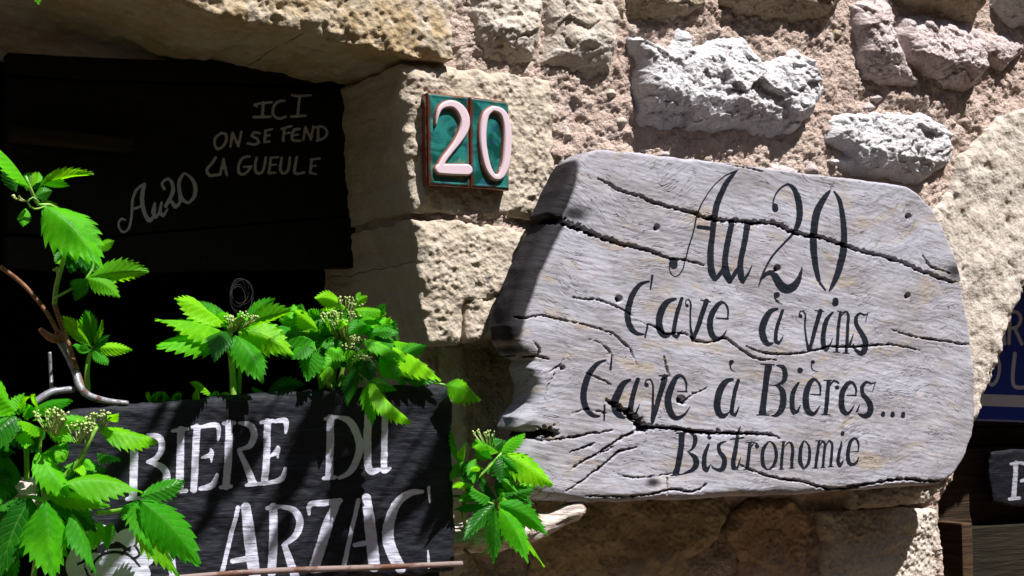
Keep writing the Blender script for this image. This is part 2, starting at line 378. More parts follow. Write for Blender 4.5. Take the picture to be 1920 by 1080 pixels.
def leaf_mat(name, c1, c2, tr, mixf, rough=.33):
    s = M(name); lu, lv = s.attr('lu'), s.attr('lv'); av = s.math('ABSOLUTE', lv)
    ph = s.math('FRACT', s.math('MULTIPLY', s.math('SUBTRACT', lu, s.math('MULTIPLY', av, .16)), 9.0))
    vd = s.math('ABSOLUTE', s.math('SUBTRACT', ph, .5)); vein = s.mrange(vd, .0, .07, 1, 0); mid = s.mrange(av, .0, .05, 1, 0)
    vv = s.math('MAXIMUM', vein, mid)
    rnd = s.n('ShaderNodeObjectInfo').outputs['Random']
    col = s.mix(s.mrange(s.math('ADD', s.noise(35, 4, .6), s.math('MULTIPLY', s.math('SUBTRACT', rnd, .5), .7)), .30, .75), (c1[0]*.7, c1[1]*.75, c1[2]), (c2[0]*1.15, c2[1]*1.1, c2[2])); col = s.mix(s.mrange(s.noise(240,3,.6),.5,.8,0,.2), col, (c1[0]*.6,c1[1]*.6,c1[2]*.6))
    col = s.mix(s.math('MULTIPLY', vv, .35), col, (.16,.40,.06))
    col = s.mix(s.mrange(s.noise(95, 3, .6), .70, .74, 0, .7), col, (.16,.10,.03))
    h = s.math('SUBTRACT', s.math('MULTIPLY', s.mrange(vd, 0, .5), .6), s.math('MULTIPLY', mid, .5))
    h = s.math('ADD', h, s.math('MULTIPLY', s.noise(420, 2, .5), .18))
    nb = s.bump(h, .0007, .8)
    s.fin(col, rough, nb, Specular_IOR_Level=.16)
    tl = s.n('ShaderNodeBsdfTranslucent'); s.setv(tl.inputs[0], s.mix(s.math('MULTIPLY', vv, .5), tr, (tr[0]*.6,tr[1]*.65,tr[2]))); s.l(nb, tl.inputs[1])
    mx = s.n('ShaderNodeMixShader'); mx.inputs[0].default_value = mixf; s.l(s.b.outputs[0], mx.inputs[1]); s.l(tl.outputs[0], mx.inputs[2]); s.l(mx.outputs[0], s.out.inputs[0])
    return s.m
m_leaf = [leaf_mat('fresh green leaf', (.034,.27,.003), (.075,.38,.004), (.12,.72,.003), .45,.50),
          leaf_mat('lime leaf', (.11,.43,.003), (.18,.52,.004), (.30,.86,.004), .50,.50),
          leaf_mat('deep green leaf', (.010,.10,.005), (.022,.17,.006), (.03,.36,.004), .30, .34)]

# ------------------------------------------------------------------ ground
s = M('pale paving'); g = s.noise(6, 6, .6); m_ground = s.fin(s.mix(s.mrange(g,.35,.7), (.085,.062,.038), (.12,.09,.055)), .9, s.bump(s.noise(60,5,.6), .004))
me = meshmix('ground', [(-60,-60,0),(60,-60,0),(60,60,0),(-60,60,0)], [(0,1,2,3)]); g = newobj('ground', me, m_ground); g['kind'] = 'structure'
s = M('sky blocker stone'); n1 = s.noise(3, 6, .6); m_blocker = s.fin(s.mix(s.mrange(n1,.35,.7), (.19,.135,.08), (.25,.18,.11)), .9, s.bump(n1, .01))
for fx in ((-9, 11, -6.8, -6.2, 0, 7.2), (-9.6, -9, -6.8, .4, 0, 6.5), (11, 11.6, -6.8, .4, 0, 6.0)):  # unseen facades, added to block sky light and deepen the shade
    fac = box('added_sky_blocker', *fx, m_blocker, None, .02); fac['kind'] = 'structure'

# ------------------------------------------------------------------ the stone wall
wall = thing('stone_wall', 'sunlit rubble stone wall with dressed jamb stones beside the dark window opening', 'wall')
ARCH = [(2170,330),(2060,390),(1985,455),(1922,540),(1896,600),(1872,675),(1850,740),(1832,790),(1806,850),(1786,900),(1762,945),(1768,1000),(1774,1080),(1780,1260)]
OPEN_R = [(752,60),(762,110),(766,200),(770,300),(776,400),(784,500),(794,600),(815,640),(822,760),(830,1000),(835,1260)]
JF = lambda X, Z_, s_: 0
def h_mortar(X, Z_, S):
    f1, idd = worley(X*75, Z_*75, 3); f2, _ = worley(X*170, Z_*170, 8)
    h = .002+.008*fbm(X*7, Z_*7, 1, 3)+.0058*fbm(X*30, Z_*30, 5, 4, .62)+.0030*(.55-f1)*(idd > .6)+.0026*(.5-f2)+.0016*fbm(X*230, Z_*230, 15, 2)
    px, py = proj(X, np.zeros_like(X), Z_)
    h -= .045*sstep(600, 650, py)*sstep(1010, 960, px)
    h -= .022*sstep(900, 950, py)*sstep(960, 1000, px)*sstep(1760, 1730, px)
    return h-.012*np.exp(-S/.006)
mp = outline([(700,-90)]+OPEN_R+[(1300,1260)]+ARCH[::-1]+[(2170,-90)], 0.0, .02)
patch('mortar', mp, .0026, h_mortar, -.34, m_mortar, wall, nsk=16, sk_noise=.006)

def planes(X, Z_, poly, seed, k, g, rise):
    r = random.Random(seed); c = poly.mean(0); ext = (poly.max(0)-poly.min(0))/2; h = np.full(X.shape, 9.)
    for i in range(k):
        gx, gz = r.uniform(-g, g), r.uniform(-g, g); cx, cz = c[0]+r.uniform(-.9,.9)*ext[0], c[1]+r.uniform(-.9,.9)*ext[1]
        h = np.minimum(h, rise*r.uniform(.8, 1.35)+gx*(X-cx)+gz*(Z_-cz))
    return h
def rubble(px, mat, seed, rise=.05, rough=1.0, cell=.0022, jit=.0045, g=.75, k=12, base=-.004, lab=None, edge=.012):
    poly = outline(px, .02, .006, jit, seed)
    def h(X, Z_, S):
        wx = X+.014*fbm(X*16, Z_*16, seed+80, 3); wz = Z_+.014*fbm(X*16+9, Z_*16, seed+90, 3)
        a = planes(wx, wz, poly, seed, k, g, rise); b = planes(wx, wz, poly, seed+5, k, g, rise*.95)
        m = sstep(-.08, .08, fbm(X*11, Z_*11, seed+2, 2)); hh = a*m+b*(1-m); hh = np.maximum(hh, rise*.35)
        hh += rough*(.016*facets(wx*14, wz*19, seed+11, .8)+.0062*facets(wx*38, wz*50, seed+12, .9)+.0022*facets(wx*130, wz*150, seed+14, .7)+.0030*fbm(X*60, Z_*80, seed+21, 5, .6))
        v = (Z_-poly[:,1].min())/(poly[:,1].max()-poly[:,1].min()); hh = hh*.75+rise*.60*np.minimum(v/.34, (1-v)/.66)
        hh = np.maximum(hh, rise*.22+.004*fbm(X*60, Z_*60, seed+3, 3))
        return base+(hh-base)*(1-np.exp(-S/edge))
    o = patch('stone', poly, cell, h, -.03, mat, wall, nsk=2, seed=seed); 
    if lab: o['label'] = lab
    return o
R = rubble
R([(884,-60),(1022,-60),(1027,30),(1024,75),(1010,112),(960,124),(915,112),(893,78),(886,30)], m_cream, 1, .030, 1.1, g=.5)
R([(1032,-60),(1150,-60),(1176,30),(1166,100),(1152,150),(1105,150),(1060,128),(1024,118),(1034,60)], m_cream, 2, .034, .8, g=.5)
R([(1185,-60),(1330,-60),(1338,8),(1300,22),(1270,40),(1215,42),(1185,20)], m_tan, 3, .042, .8)
R([(1352,-70),(1600,-70),(1588,0),(1560,32),(1500,44),(1450,38),(1400,25),(1362,5)], m_tan, 4, .046, .9)
R([(1183,60),(1212,62),(1260,84),(1282,44),(1306,52),(1312,82),(1360,64),(1405,60),(1428,96),(1440,112),(1498,84),(1530,106),(1550,150),(1548,178),(1530,214),(1495,248),(1450,258),(1400,246),(1340,250),(1262,246),(1212,234),(1200,180),(1198,120)],
  m_white, 15, .056, 1.25, cell=.0019, g=1.1, k=22, jit=.005, lab='large pale grey limestone rubble block with jagged broken face')
R([(1606,4),(1640,-12),(1676,-6),(1692,36),(1686,66),(1706,118),(1752,162),(1700,165),(1655,156),(1622,146),(1612,70)], m_pink, 16, .052, 1.1, g=.8)
R([(1692,24),(1740,18),(1790,28),(1850,50),(1905,62),(1935,92),(1890,130),(1852,118),(1846,152),(1822,176),(1780,165),(1738,140),(1700,110),(1686,66)], m_pink, 17, .055, 1.2, g=1.1, k=14)
R([(1672,-60),(1850,-60),(1850,6),(1838,38),(1800,34),(1760,12),(1715,8),(1684,-8)], m_tan, 18, .055, .8)
R([(1872,-60),(2010,-60),(2010,20),(1950,44),(1912,50),(1886,32),(1870,6)], m_white, 19, .06, 1.0)
R([(1562,222),(1600,207),(1690,203),(1758,212),(1800,246),(1796,296),(1768,320),(1735,352),(1700,338),(1640,330),(1590,322),(1556,300),(1592,284),(1560,262)],
  m_white, 20, .046, 1.25, g=1.0, k=20, jit=.005)
R([(1440,312),(1470,296),(1512,300),(1518,322),(1500,340),(1450,332)], m_pink, 22, .022, .6)
R([(1518,296),(1548,292),(1552,330),(1524,334)], m_pink, 23, .020, .5)
R([(1945,70),(2100,20),(2160,60),(2150,200),(2010,205),(1940,150)], m_pink, 24, .05, 1.0, cell=.004)
R([(1056,212),(1078,220),(1090,262),(1066,268)], m_cream, 25, .018, .5)
R([(1172,6),(1184,-40),(1184,40),(1176,44)], m_tan, 26, .02, .5)
R([(856,150),(872,140),(884,178),(868,196)], m_cream, 27, .012, .4, cell=.003) if False else None

def dressed(name, px, mat, seed, w0=.012, peck=.0035, margin=.020, cell=.0020, jit=.0030, edge=.008, back=-.30, nsk=14, skn=.006, chisel=0, big=.004, freq=1.0, lab=None):
    poly = outline(px, w0, .006, jit, seed)
    def h(X, Z_, S):
        inn = sstep(margin*.6, margin*1.3, S+.008*fbm(X*30, Z_*30, seed, 2))
        f1, idd = worley(X*120*freq, Z_*105*freq, seed+2); f2, _ = worley(X*210, Z_*210, seed+5)
        hh = w0+big*fbm(X*9, Z_*9, seed+7, 3)+.0016*fbm(X*55, Z_*55, seed+9, 4)
        hh += inn*((.35+.65*sstep(-.55, .35, fbm(X*16, Z_*16, seed+33, 3)))*peck*(.2-(.6-f1)*(.4+idd))*1.6+peck*.3*(.5-f2))
        hh += chisel*np.sin(X*520+2*fbm(X*20, Z_*8, seed, 2))*(1-inn*.5)
        hh += .008*fbm(X*34, Z_*34, seed+15, 3)*np.exp(-S/.016)-.006*np.maximum(0, fbm(X*24, Z_*24, seed+19, 3)-.3)
        return hh-edge*1.2*np.exp(-S/edge)
    o = patch(name, poly, cell, h, back, mat, wall, nsk=nsk, sk_noise=skn, seed=seed)
    if lab: o['label'] = lab
    return o
# lintel: the underside is the soffit of the opening
dressed('lintel', [(-420,-420),(-420,-150),(-100,-130),(100,-82),(230,-40),(350,4),(400,30),(470,42),(560,58),(640,76),(700,90),(770,104),(850,112),(850,30),(846,-60),(846,-160)], m_lintel, 40,
        w0=.030, peck=.0050, margin=.002, cell=.0026, jit=.0022, edge=.006, back=-.56, nsk=60, skn=.0045, big=.007, freq=.8, lab='long tan stone lintel with brown shaded underside')
dressed('jamb_stone', [(756,116),(860,124),(960,136),(1036,150),(1044,230),(1040,330),(1046,410),(960,408),(860,402),(777,398),(768,300),(762,200)], m_jamb, 41,
        w0=.016, peck=.0034, margin=.016, lab='dressed stone behind the house number tiles')
dressed('jamb_stone', [(779,410),(860,412),(950,424),(1010,440),(1010,520),(960,560),(878,560),(872,600),(870,644),(812,650),(800,610),(790,520)], m_jamb, 42,
        w0=.018, peck=.0036, margin=.018, lab='pecked jamb stone under the numbered stone')
dressed('jamb_stone', [(880,470),(960,470),(980,500),(975,560),(960,640),(925,634),(880,642),(878,560)], m_jamb, 43, w0=.019, peck=.0034, margin=.006, nsk=3, back=-.05)
dressed('jamb_stone', [(828,640),(880,638),(884,820),(890,1100),(890,1240),(838,1240),(832,1000),(826,760)], m_jamb, 44, w0=-.030, peck=.001, margin=.01, cell=.003)
dressed('arch_stone', [(1885,216),(1960,190),(2100,190),(2160,240),(2160,338),(2060,392),(1985,456),(1924,540),(1898,600),(1874,675),(1852,740),(1834,790),(1808,850),(1788,898),(1740,900),(1700,860),(1700,500),(1752,400),(1792,352),(1812,292)],
        m_cream, 45, w0=.022, peck=.0012, margin=.001, cell=.0026, chisel=.0007, big=.008, freq=.6, lab='smooth chiselled cream arch stone right of the wooden sign')
dressed('arch_stone', [(1600,915),(1700,905),(1786,902),(1764,932),(1752,942),(1680,950),(1600,955)], m_cream, 46, w0=.004, peck=.004, margin=.001, nsk=8)
dressed('arch_stone', [(1545,960),(1620,956),(1700,952),(1760,954),(1768,1000),(1774,1080),(1780,1250),(1540,1250),(1550,1080)], m_cream, 47, w0=.000, peck=.005, margin=.001, nsk=8, big=.008)
dressed('stone', [(1385,950),(1440,935),(1500,940),(1525,985),(1518,1060),(1525,1150),(1500,1240),(1400,1240),(1375,1120),(1392,1050),(1370,1000)], m_red, 48, w0=-.004, peck=.004, margin=.004, nsk=2, back=-.02, big=.010, jit=.006)
dressed('stone', [(1535,930),(1600,925),(1690,950),(1700,1010),(1690,1240),(1540,1240),(1545,1080),(1530,1000)], m_grey, 49, w0=.012, peck=.003, margin=.004, nsk=2, back=-.02, big=.009, jit=.006) if False else None
dressed('stone', [(1010,900),(1150,890),(1290,900),(1370,930),(1362,1000),(1300,1050),(1270,1240),(1000,1240),(995,1020)], m_mossy, 50, w0=-.006, peck=.003, margin=.01, nsk=2, back=-.02, big=.012, jit=.006)
rq = random.Random(77)
for k in range(26):
    for _ in range(30):
        cx, cy = rq.uniform(1050, 1870), rq.uniform(10, 330)
        if cy < 300-(1300-cx)*.0 and not (1185 < cx < 1560 and 40 < cy < 262) and not (1590 < cx < 1935 and cy < 180) and not (1550 < cx < 1805 and 200 < cy) and not (cx < 1180 and cy < 160) and not (cx > 1775 and cy > 180): break
    r_ = rq.uniform(5, 15); n = 7; ph = rq.uniform(0, 6)
    rubble([(cx+r_*1.3*math.cos(ph+6.283*q/n)*rq.uniform(.7,1.15), cy+r_*math.sin(ph+6.283*q/n)*rq.uniform(.7,1.15)) for q in range(n)], rq.choice([m_cream, m_pink, m_pink, m_tan]), 100+k, rq.uniform(.010, .020), .35, cell=.0024, jit=.001, g=.6, k=5)
# far wall surround beyond the frame
def wbox(x0, x1, y0, y1, w0, w1):
    X0, Z1 = wallpt(x0, y0, 0); X1, Z0 = wallpt(x1, y1, 0); return X0, X1, -w1, -w0, Z0, Z1
XL, _ = wallpt(-420, 500); XR, ZR = wallpt(2165, 330); _, ZT = wallpt(900, -88); XO, _ = wallpt(700, 400)
box('wall_block', XL-2.5, XO, .0, .34, ZT+.02+.15, 3.6, m_cream, wall, .01)
box('wall_block', XO, XR+3, .0, .34, wallpt(2165,-95)[1]-.20 if False else ZT-.0, 3.6, m_mortar, wall, .01)
box('wall_block', XR-.005, XR+3, .004, .34, ZR, ZT+.001, m_cream, wall, .01)
box('wall_block', XL-2.5, XL, .0, .34, 0, ZT+.17, m_cream, wall, .01)
zb = float(wallpt(900, 1240)[1])
box('wall_block', XL, float(wallpt(833,1240)[0])-.004, .03, .34, 0, zb-.12, m_cream, wall, .01)
box('wall_block', float(wallpt(833,1240)[0]), float(wallpt(1778,1240)[0]), .002, .34, 0, zb+.003, m_mortar, wall, .01)

# ------------------------------------------------------------------ inside the window opening (deep, unlit)
room = thing('dark_room', 'dark unlit room behind the window opening', 'room'); room['kind'] = 'structure'
XD = float(wallpt(870, 400)[0])
del room['category'], room['label']
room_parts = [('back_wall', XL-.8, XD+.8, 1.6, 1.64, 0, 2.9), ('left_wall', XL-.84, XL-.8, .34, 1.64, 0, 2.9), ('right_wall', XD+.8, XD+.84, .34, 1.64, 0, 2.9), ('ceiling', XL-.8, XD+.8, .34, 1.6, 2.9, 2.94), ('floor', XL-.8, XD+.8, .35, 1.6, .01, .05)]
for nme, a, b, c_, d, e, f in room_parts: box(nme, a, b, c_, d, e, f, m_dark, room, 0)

INT = [[(1055,118,20),(1050,165,20),(1045,215,20)],[(992,135,16),(1015,150,8),(1000,130,14),(1112,115,16)],[(988,215,18),(1100,214,18)],
 [(1200,105,14),(1160,108,18),(1128,140,18),(1118,180,18),(1130,212,18),(1165,226,18),(1205,212,18)],
 [(1300,75,18),(1292,140,18),(1286,212,18)],[(1245,66,16),(1280,74,16),(1375,68,16)],[(1240,212,18),(1340,206,18)],
 [(770,325,16),(735,350,18),(725,395,18),(745,430,18),(780,415,18),(805,370,18),(800,330,18),(770,322,16)],[(832,415,16),(845,325,18)],[(845,322,16),(885,412,18)],[(885,412,14),(905,315,18)],
 [(1030,325,16),(990,318,16),(975,342,18),(1015,362,18),(1025,388,18),(990,400,16),(950,392,18)],[(1068,308,18),(1062,385,18)],[(1066,308,16),(1115,297,14)],[(1066,342,14),(1100,338,14)],[(1062,385,16),(1098,380,14)],
 [(1194,292,18),(1188,375,18)],[(1176,296,16),(1245,275,16)],[(1195,328,14),(1235,320,14)],[(1262,302,20),(1248,340,20),(1250,370,20),(1300,376,18)],[(1262,300,20),(1298,296,16)],[(1258,338,14),(1290,334,14)],
 [(1325,370,16),(1338,285,18)],[(1338,282,16),(1375,366,18)],[(1375,366,14),(1392,278,16)],[(1425,285,18),(1420,375,18)],[(1405,285,14),(1450,278,16),(1482,308,18),(1470,350,18),(1415,376,16)],
 [(732,488,18),(705,530,18),(672,570,18),(690,608,20),(752,604,18)],[(762,604,18),(785,500,18)],[(785,500,18),(808,606,18)],[(768,560,14),(803,560,14)],
 [(962,482,14),(920,488,18),(888,535,18),(888,590,18),(920,602,18),(955,575,18),(970,550,16)],[(920,552,14),(975,548,14)],
 [(1008,490,18),(998,550,18),(1010,592,20),(1045,588,18),(1062,540,18),(1070,488,18)],[(1105,492,18),(1092,595,18)],[(1100,492,14),(1155,486,14)],[(1098,540,12),(1140,536,14)],[(1092,594,16),(1140,590,14)],
 [(1178,490,18),(1168,560,18),(1185,595,18),(1215,585,18),(1228,540,18),(1234,488,18)],[(1280,485,18),(1266,592,20),(1332,588,16)],[(1382,500,18),(1370,592,18)],[(1372,502,14),(1436,494,14)],[(1378,545,14),(1412,543,12)],[(1368,592,16),(1412,600,14)],
 [(125,912,12),(100,900,14),(78,925,14),(82,965,14),(110,992,14),(148,965,16),(165,880,16),(170,790,18),(192,715,18),(245,668,16)],[(252,668,22),(236,750,28),(246,840,28),(285,915,26),(318,870,16),(325,800,10)],[(188,832,18),(248,812,12)],
 [(322,795,16),(308,855,22),(330,890,20),(352,850,14),(368,790,14)],[(368,790,16),(358,850,22),(378,882,20),(408,835,12)],
 [(385,700,20),(370,665,16),(405,632,18),(438,660,24),(440,730,26),(395,815,20)],[(395,820,16),(430,780,20),(462,822,24),(490,790,18),(485,750,10)],
 [(518,595,16),(488,645,24),(488,715,26),(512,775,24),(550,796,16)],[(530,595,14),(572,635,24),(596,695,26),(585,755,24),(552,793,14)]]
INT = Z(200, 160, 3.6, INT)
WB = -.21
shut = thing('painted_shutter', 'dark boarded shutter inside the window with hand painted white writing', 'shutter')
def paintfun(wd, strokes, neg=None):
    def f(X, Z_, S):
        px, py = proj(X, np.full_like(X, -wd), Z_); d = strokes_sdf(px, py, strokes)
        if neg: d = np.minimum(d, -strokes_sdf(px, py, neg)-.2)
        return {'paint': d}
    return f
def flat(wd, amp=.0012, seed=0, edge=.003):
    return lambda X, Z_, S: wd+amp*fbm(X*30, Z_*60, seed, 3)-edge*np.exp(-S/edge)
yb = [ (104,128), (150,164), (448,400), (512,502) ]
for k in range(3):
    (a0, a1), (b0, b1) = yb[k], yb[k+1]
    po = outline([(15,a0-6),(150,a0+1.5),(700,a1+1.5),(700,b1-1),(150,b0-1),(15,b0-14)], WB, .02)
    patch('plank', po, .0019, flat(WB+.002*(k % 2), seed=k), WB-.03, m_board, shut, nsk=1, attrfun=paintfun(WB, INT))
m_rail = darkwood('shaded rail wood', (.016,.012,.007), (.032,.022,.012))
rail = tag(box('timber_rail', *[float(v) for v in (wallpt(18,262,-.19)[0], wallpt(245,262,-.19)[0], .17, .205, wallpt(120,274,-.19)[1], wallpt(120,250,-.19)[1])], m_rail), 'short horizontal timber rail in the dark behind the window', 'rail')
# tangle of wire
wc = []; rr = random.Random(4)
for k in range(90):
    a = k*.42; q = .75+.25*math.sin(k*.173+1)+.12*math.sin(k*.61)
    wc.append(P3(450+23*math.cos(a)*q, 553+32*math.sin(a)*q*(1+.15*math.sin(k*.09)), -.05+.02*math.sin(k*.31)))
s = M('dull wire'); m_wire = s.fin((.014,.014,.017), .6)
tag(tube('wire_coil', wc, [.0005]*90, m_wire, seg=5), 'tangled coil of thin grey wire hanging in the dark opening', 'wire')

# ------------------------------------------------------------------ beyond the arch on the right
WR = -.34
X0, _ = wallpt(1650, 700, WR); X1, _ = wallpt(2500, 700, WR)
doorf = thing('timber_door', 'dark brown timber door recessed under the stone arch', 'door')
zs_ = [float(wallpt(1850, y, WR)[1]) for y in (200, 430, 620, 800, 838, 985, 1250)]
for k in range(6):
    box('plank', float(X0), float(X1), .36+.006*(k % 2), .40, zs_[k+1]+.0015, zs_[k]-.0015, m_dark2, doorf, .004)
box('backing', float(X0), float(X1), .402, .42, 0, 2.6, m_dark, doorf, 0)
a, b = wallpt(1790, 980, WR+.04); c_, d = wallpt(1817, 1250, WR+.04)
box('post', float(a), float(c_), .28, .355, 0, float(b), m_dark3, doorf, .004)
a, b = wallpt(1817, 990, WR+.02); c_, d = wallpt(2400, 1250, WR+.02)
box('lower_panel', float(a)+.002, float(c_), .325, .358, 0, float(b), m_dark, doorf, .004)
box('lower_plank', float(X0), float(X1), .362, .40, 0, zs_[6]-.002, m_dark2, doorf, .004)
s = M('blue enamel'); p = s.attr('paint'); col = s.mix(s.mrange(p, -.4, .4), (.010,.030,.28), (.46,.48,.56)); m_enamel = s.fin(col, .25, None, Coat_Weight=.4)
WS = WR+.03
ZT7 = lambda x, y, w_: (1380+x/2.454, 260+y/2.454, w_/2.454)
BL = [[(1892,644,6),(1894,584,6)],[(1894,584,6),(1908,586,6),(1914,598,6),(1908,612,6),(1895,616,6)],[(1903,616,6),(1916,645,6)],[(1928,645,6),(1930,584,6)],[(1945,645,6),(1947,586,6)],[(1866,645,6),(1870,590,6),(1878,588,6),(1884,645,6)],
      [(1860,664,6),(1850,680,6),(1850,706,6),(1860,722,6),(1871,708,6),(1874,684,6),(1868,666,6),(1860,664,6)],[(1903,663,7),(1901,722,7),(1935,724,7)],
      [(1700,742,2),(2000,762,24)] ]
BL = BL[:-1]+[[(1760,747,22),(2300,766,22)]]
po = outline([(1740,520),(2300,500),(2300,806),(1740,786)], WS, .03)
bs = patch('enamel_sign', po, .0025, flat(WS, .0003), WS-.004, m_enamel, None, nsk=1, attrfun=paintfun(WS, BL))
tag(bs, 'dark blue enamel sign with white letters, half hidden behind the arch edge', 'sign')
po = outline([(1858,850),(1905,842),(2050,846),(2050,952),(1900,950),(1868,942),(1860,900)], WS, .01, .002)
sp = patch('slate_sign', po, .0022, flat(WS-.004, .001), WS-.02, slate_mat('small painted slate', (.004,.004,.007), (.27,.27,.33)), None, nsk=1,
           attrfun=paintfun(WS, [[(1908,868,9),(1906,900,9),(1903,934,9)],[(1898,870,5),(1912,868,6)],[(1896,936,6),(1914,934,6)],[(1916,868,6),(1936,874,8),(1938,892,8),(1918,902,6)]]))
tag(sp, 'small black slate sign with one white letter showing beyond the arch', 'sign')

# ------------------------------------------------------------------ the wooden sign
WF = .108
T1 = [[(684,70,3),(640,95,12),(590,118,12),(540,155,10),(480,215,10),(430,290,10),(385,370,12),(355,450,14),(328,580,12),(300,680,12),(272,790,11),(248,860,11),(212,903,11),(178,905,11),(152,872,11),(146,830,10),(152,795,12)],
 [(182,785,62),(182,820,62)],
 [(682,72,3),(645,112,26),(592,180,42),(545,280,48),(510,375,50),(492,470,48),(480,600,46),(469,700,50),(466,800,52),(478,880,56),(500,925,44)],
 [(370,522,34),(470,535,32)],[(505,935,26),(535,895,34),(562,850,30)],
 [(632,505,46),(604,620,46),(586,720,46),(576,800,50),(590,890,62),(615,945,44)],[(620,945,24),(648,895,34),(675,850,30)],
 [(756,515,50),(728,650,46),(704,760,46),(696,830,50),(702,910,50),(716,950,34)],[(716,950,28),(752,895,20),(790,818,7)],
 [(972,358,44),(974,384,46)],[(956,355,12),(963,300,12),(990,248,14),(1030,206,16),(1070,192,22),(1112,220,38),(1146,290,50),(1162,370,54),(1160,450,50),(1137,530,40),(1108,575,24),(1060,628,19),(1000,692,18),(935,768,18),(892,840,16),(862,910,20),(838,988,8)],
 [(860,930,12),(900,886,34),(945,882,48),(978,930,60),(1010,980,70),(1050,1006,74),(1100,992,66),(1145,940,46),(1170,880,26),(1182,828,4)],
 [(1402,240,18),(1360,290,42),(1312,370,54),(1284,450,58),(1270,560,56),(1268,660,54),(1276,760,50),(1292,860,44),(1308,935,34)],[(1318,960,26),(1355,1015,16)],
 [(1434,245,14),(1470,305,34),(1490,385,42),(1502,480,48),(1507,600,52),(1500,700,56),(1480,800,56),(1452,890,48),(1420,965,36),(1388,1020,16)],
 [(978,1052,46)],[(962,1060,14),(970,1085,12),(1000,1100,8)]]
T2 = [[(502,24,13),(450,44,26),(402,108,36),(377,190,38),(374,260,38),(395,310,36),(430,338,26),(468,342,14)],[(522,-10,16),(513,72,10)],[(492,282,14),(478,362,10)],[(395,252,5),(450,262,6),(488,285,6)],
 [(662,130,18),(612,148,34),(577,200,44),(562,270,42),(572,325,44),(600,352,32),(628,345,14)],[(700,126,20),(675,200,26),(655,290,26),(650,345,28),(668,358,22),(702,318,6)],
 [(728,170,22)],[(720,160,8),(724,140,8),(740,132,8),(751,150,12),(750,220,12),(752,300,14),(765,372,22)],[(845,142,30),(820,220,30),(792,310,28),(766,378,22)],[(812,138,8),(868,148,10)],
 [(975,245,10),(976,195,14),(955,155,16),(925,156,26),(887,205,36),(867,270,38),(877,335,38),(905,370,34),(940,362,22),(970,318,5)],[(905,245,9),(976,250,13)],
 [(1232,0,2),(1235,4,2)],[(1272,190,18),(1232,205,32),(1197,260,42),(1182,320,42),(1192,375,42),(1215,402,30),(1242,395,14)],[(1305,200,20),(1278,280,24),(1262,350,24),(1262,385,26),(1278,397,20),(1310,350,5)],
 [(1268,105,34)],[(1256,112,8),(1264,142,10),(1298,162,5)],
 [(1412,232,24)],[(1405,220,8),(1412,203,9),(1428,202,10),(1441,222,12),(1442,300,12),(1450,380,14),(1461,440,20)],[(1530,202,28),(1510,280,26),(1487,370,24),(1463,440,18)],[(1498,200,8),(1550,205,8)],
 [(1618,140,38),(1618,156,40)],[(1604,212,14),(1568,258,28),(1552,330,30),(1549,400,32),(1565,434,26),(1590,402,10),(1606,364,5)],
 [(1652,208,16),(1645,260,20),(1636,350,20),(1629,442,20)],[(1608,448,8),(1646,450,8)],[(1635,205,8),(1668,209,8)],[(1652,240,6),(1680,206,13),(1699,228,18),(1696,300,20),(1690,380,20),(1684,452,20)],[(1666,455,8),(1704,457,8)],
 [(1812,222,6),(1792,226,13),(1768,216,14),(1746,238,22),(1746,280,26),(1772,330,32),(1797,380,38),(1796,430,38),(1776,458,32),(1742,436,20),(1726,398,6)],[(1816,208,6),(1800,268,6)],[(1728,338,5),(1706,405,16)]]
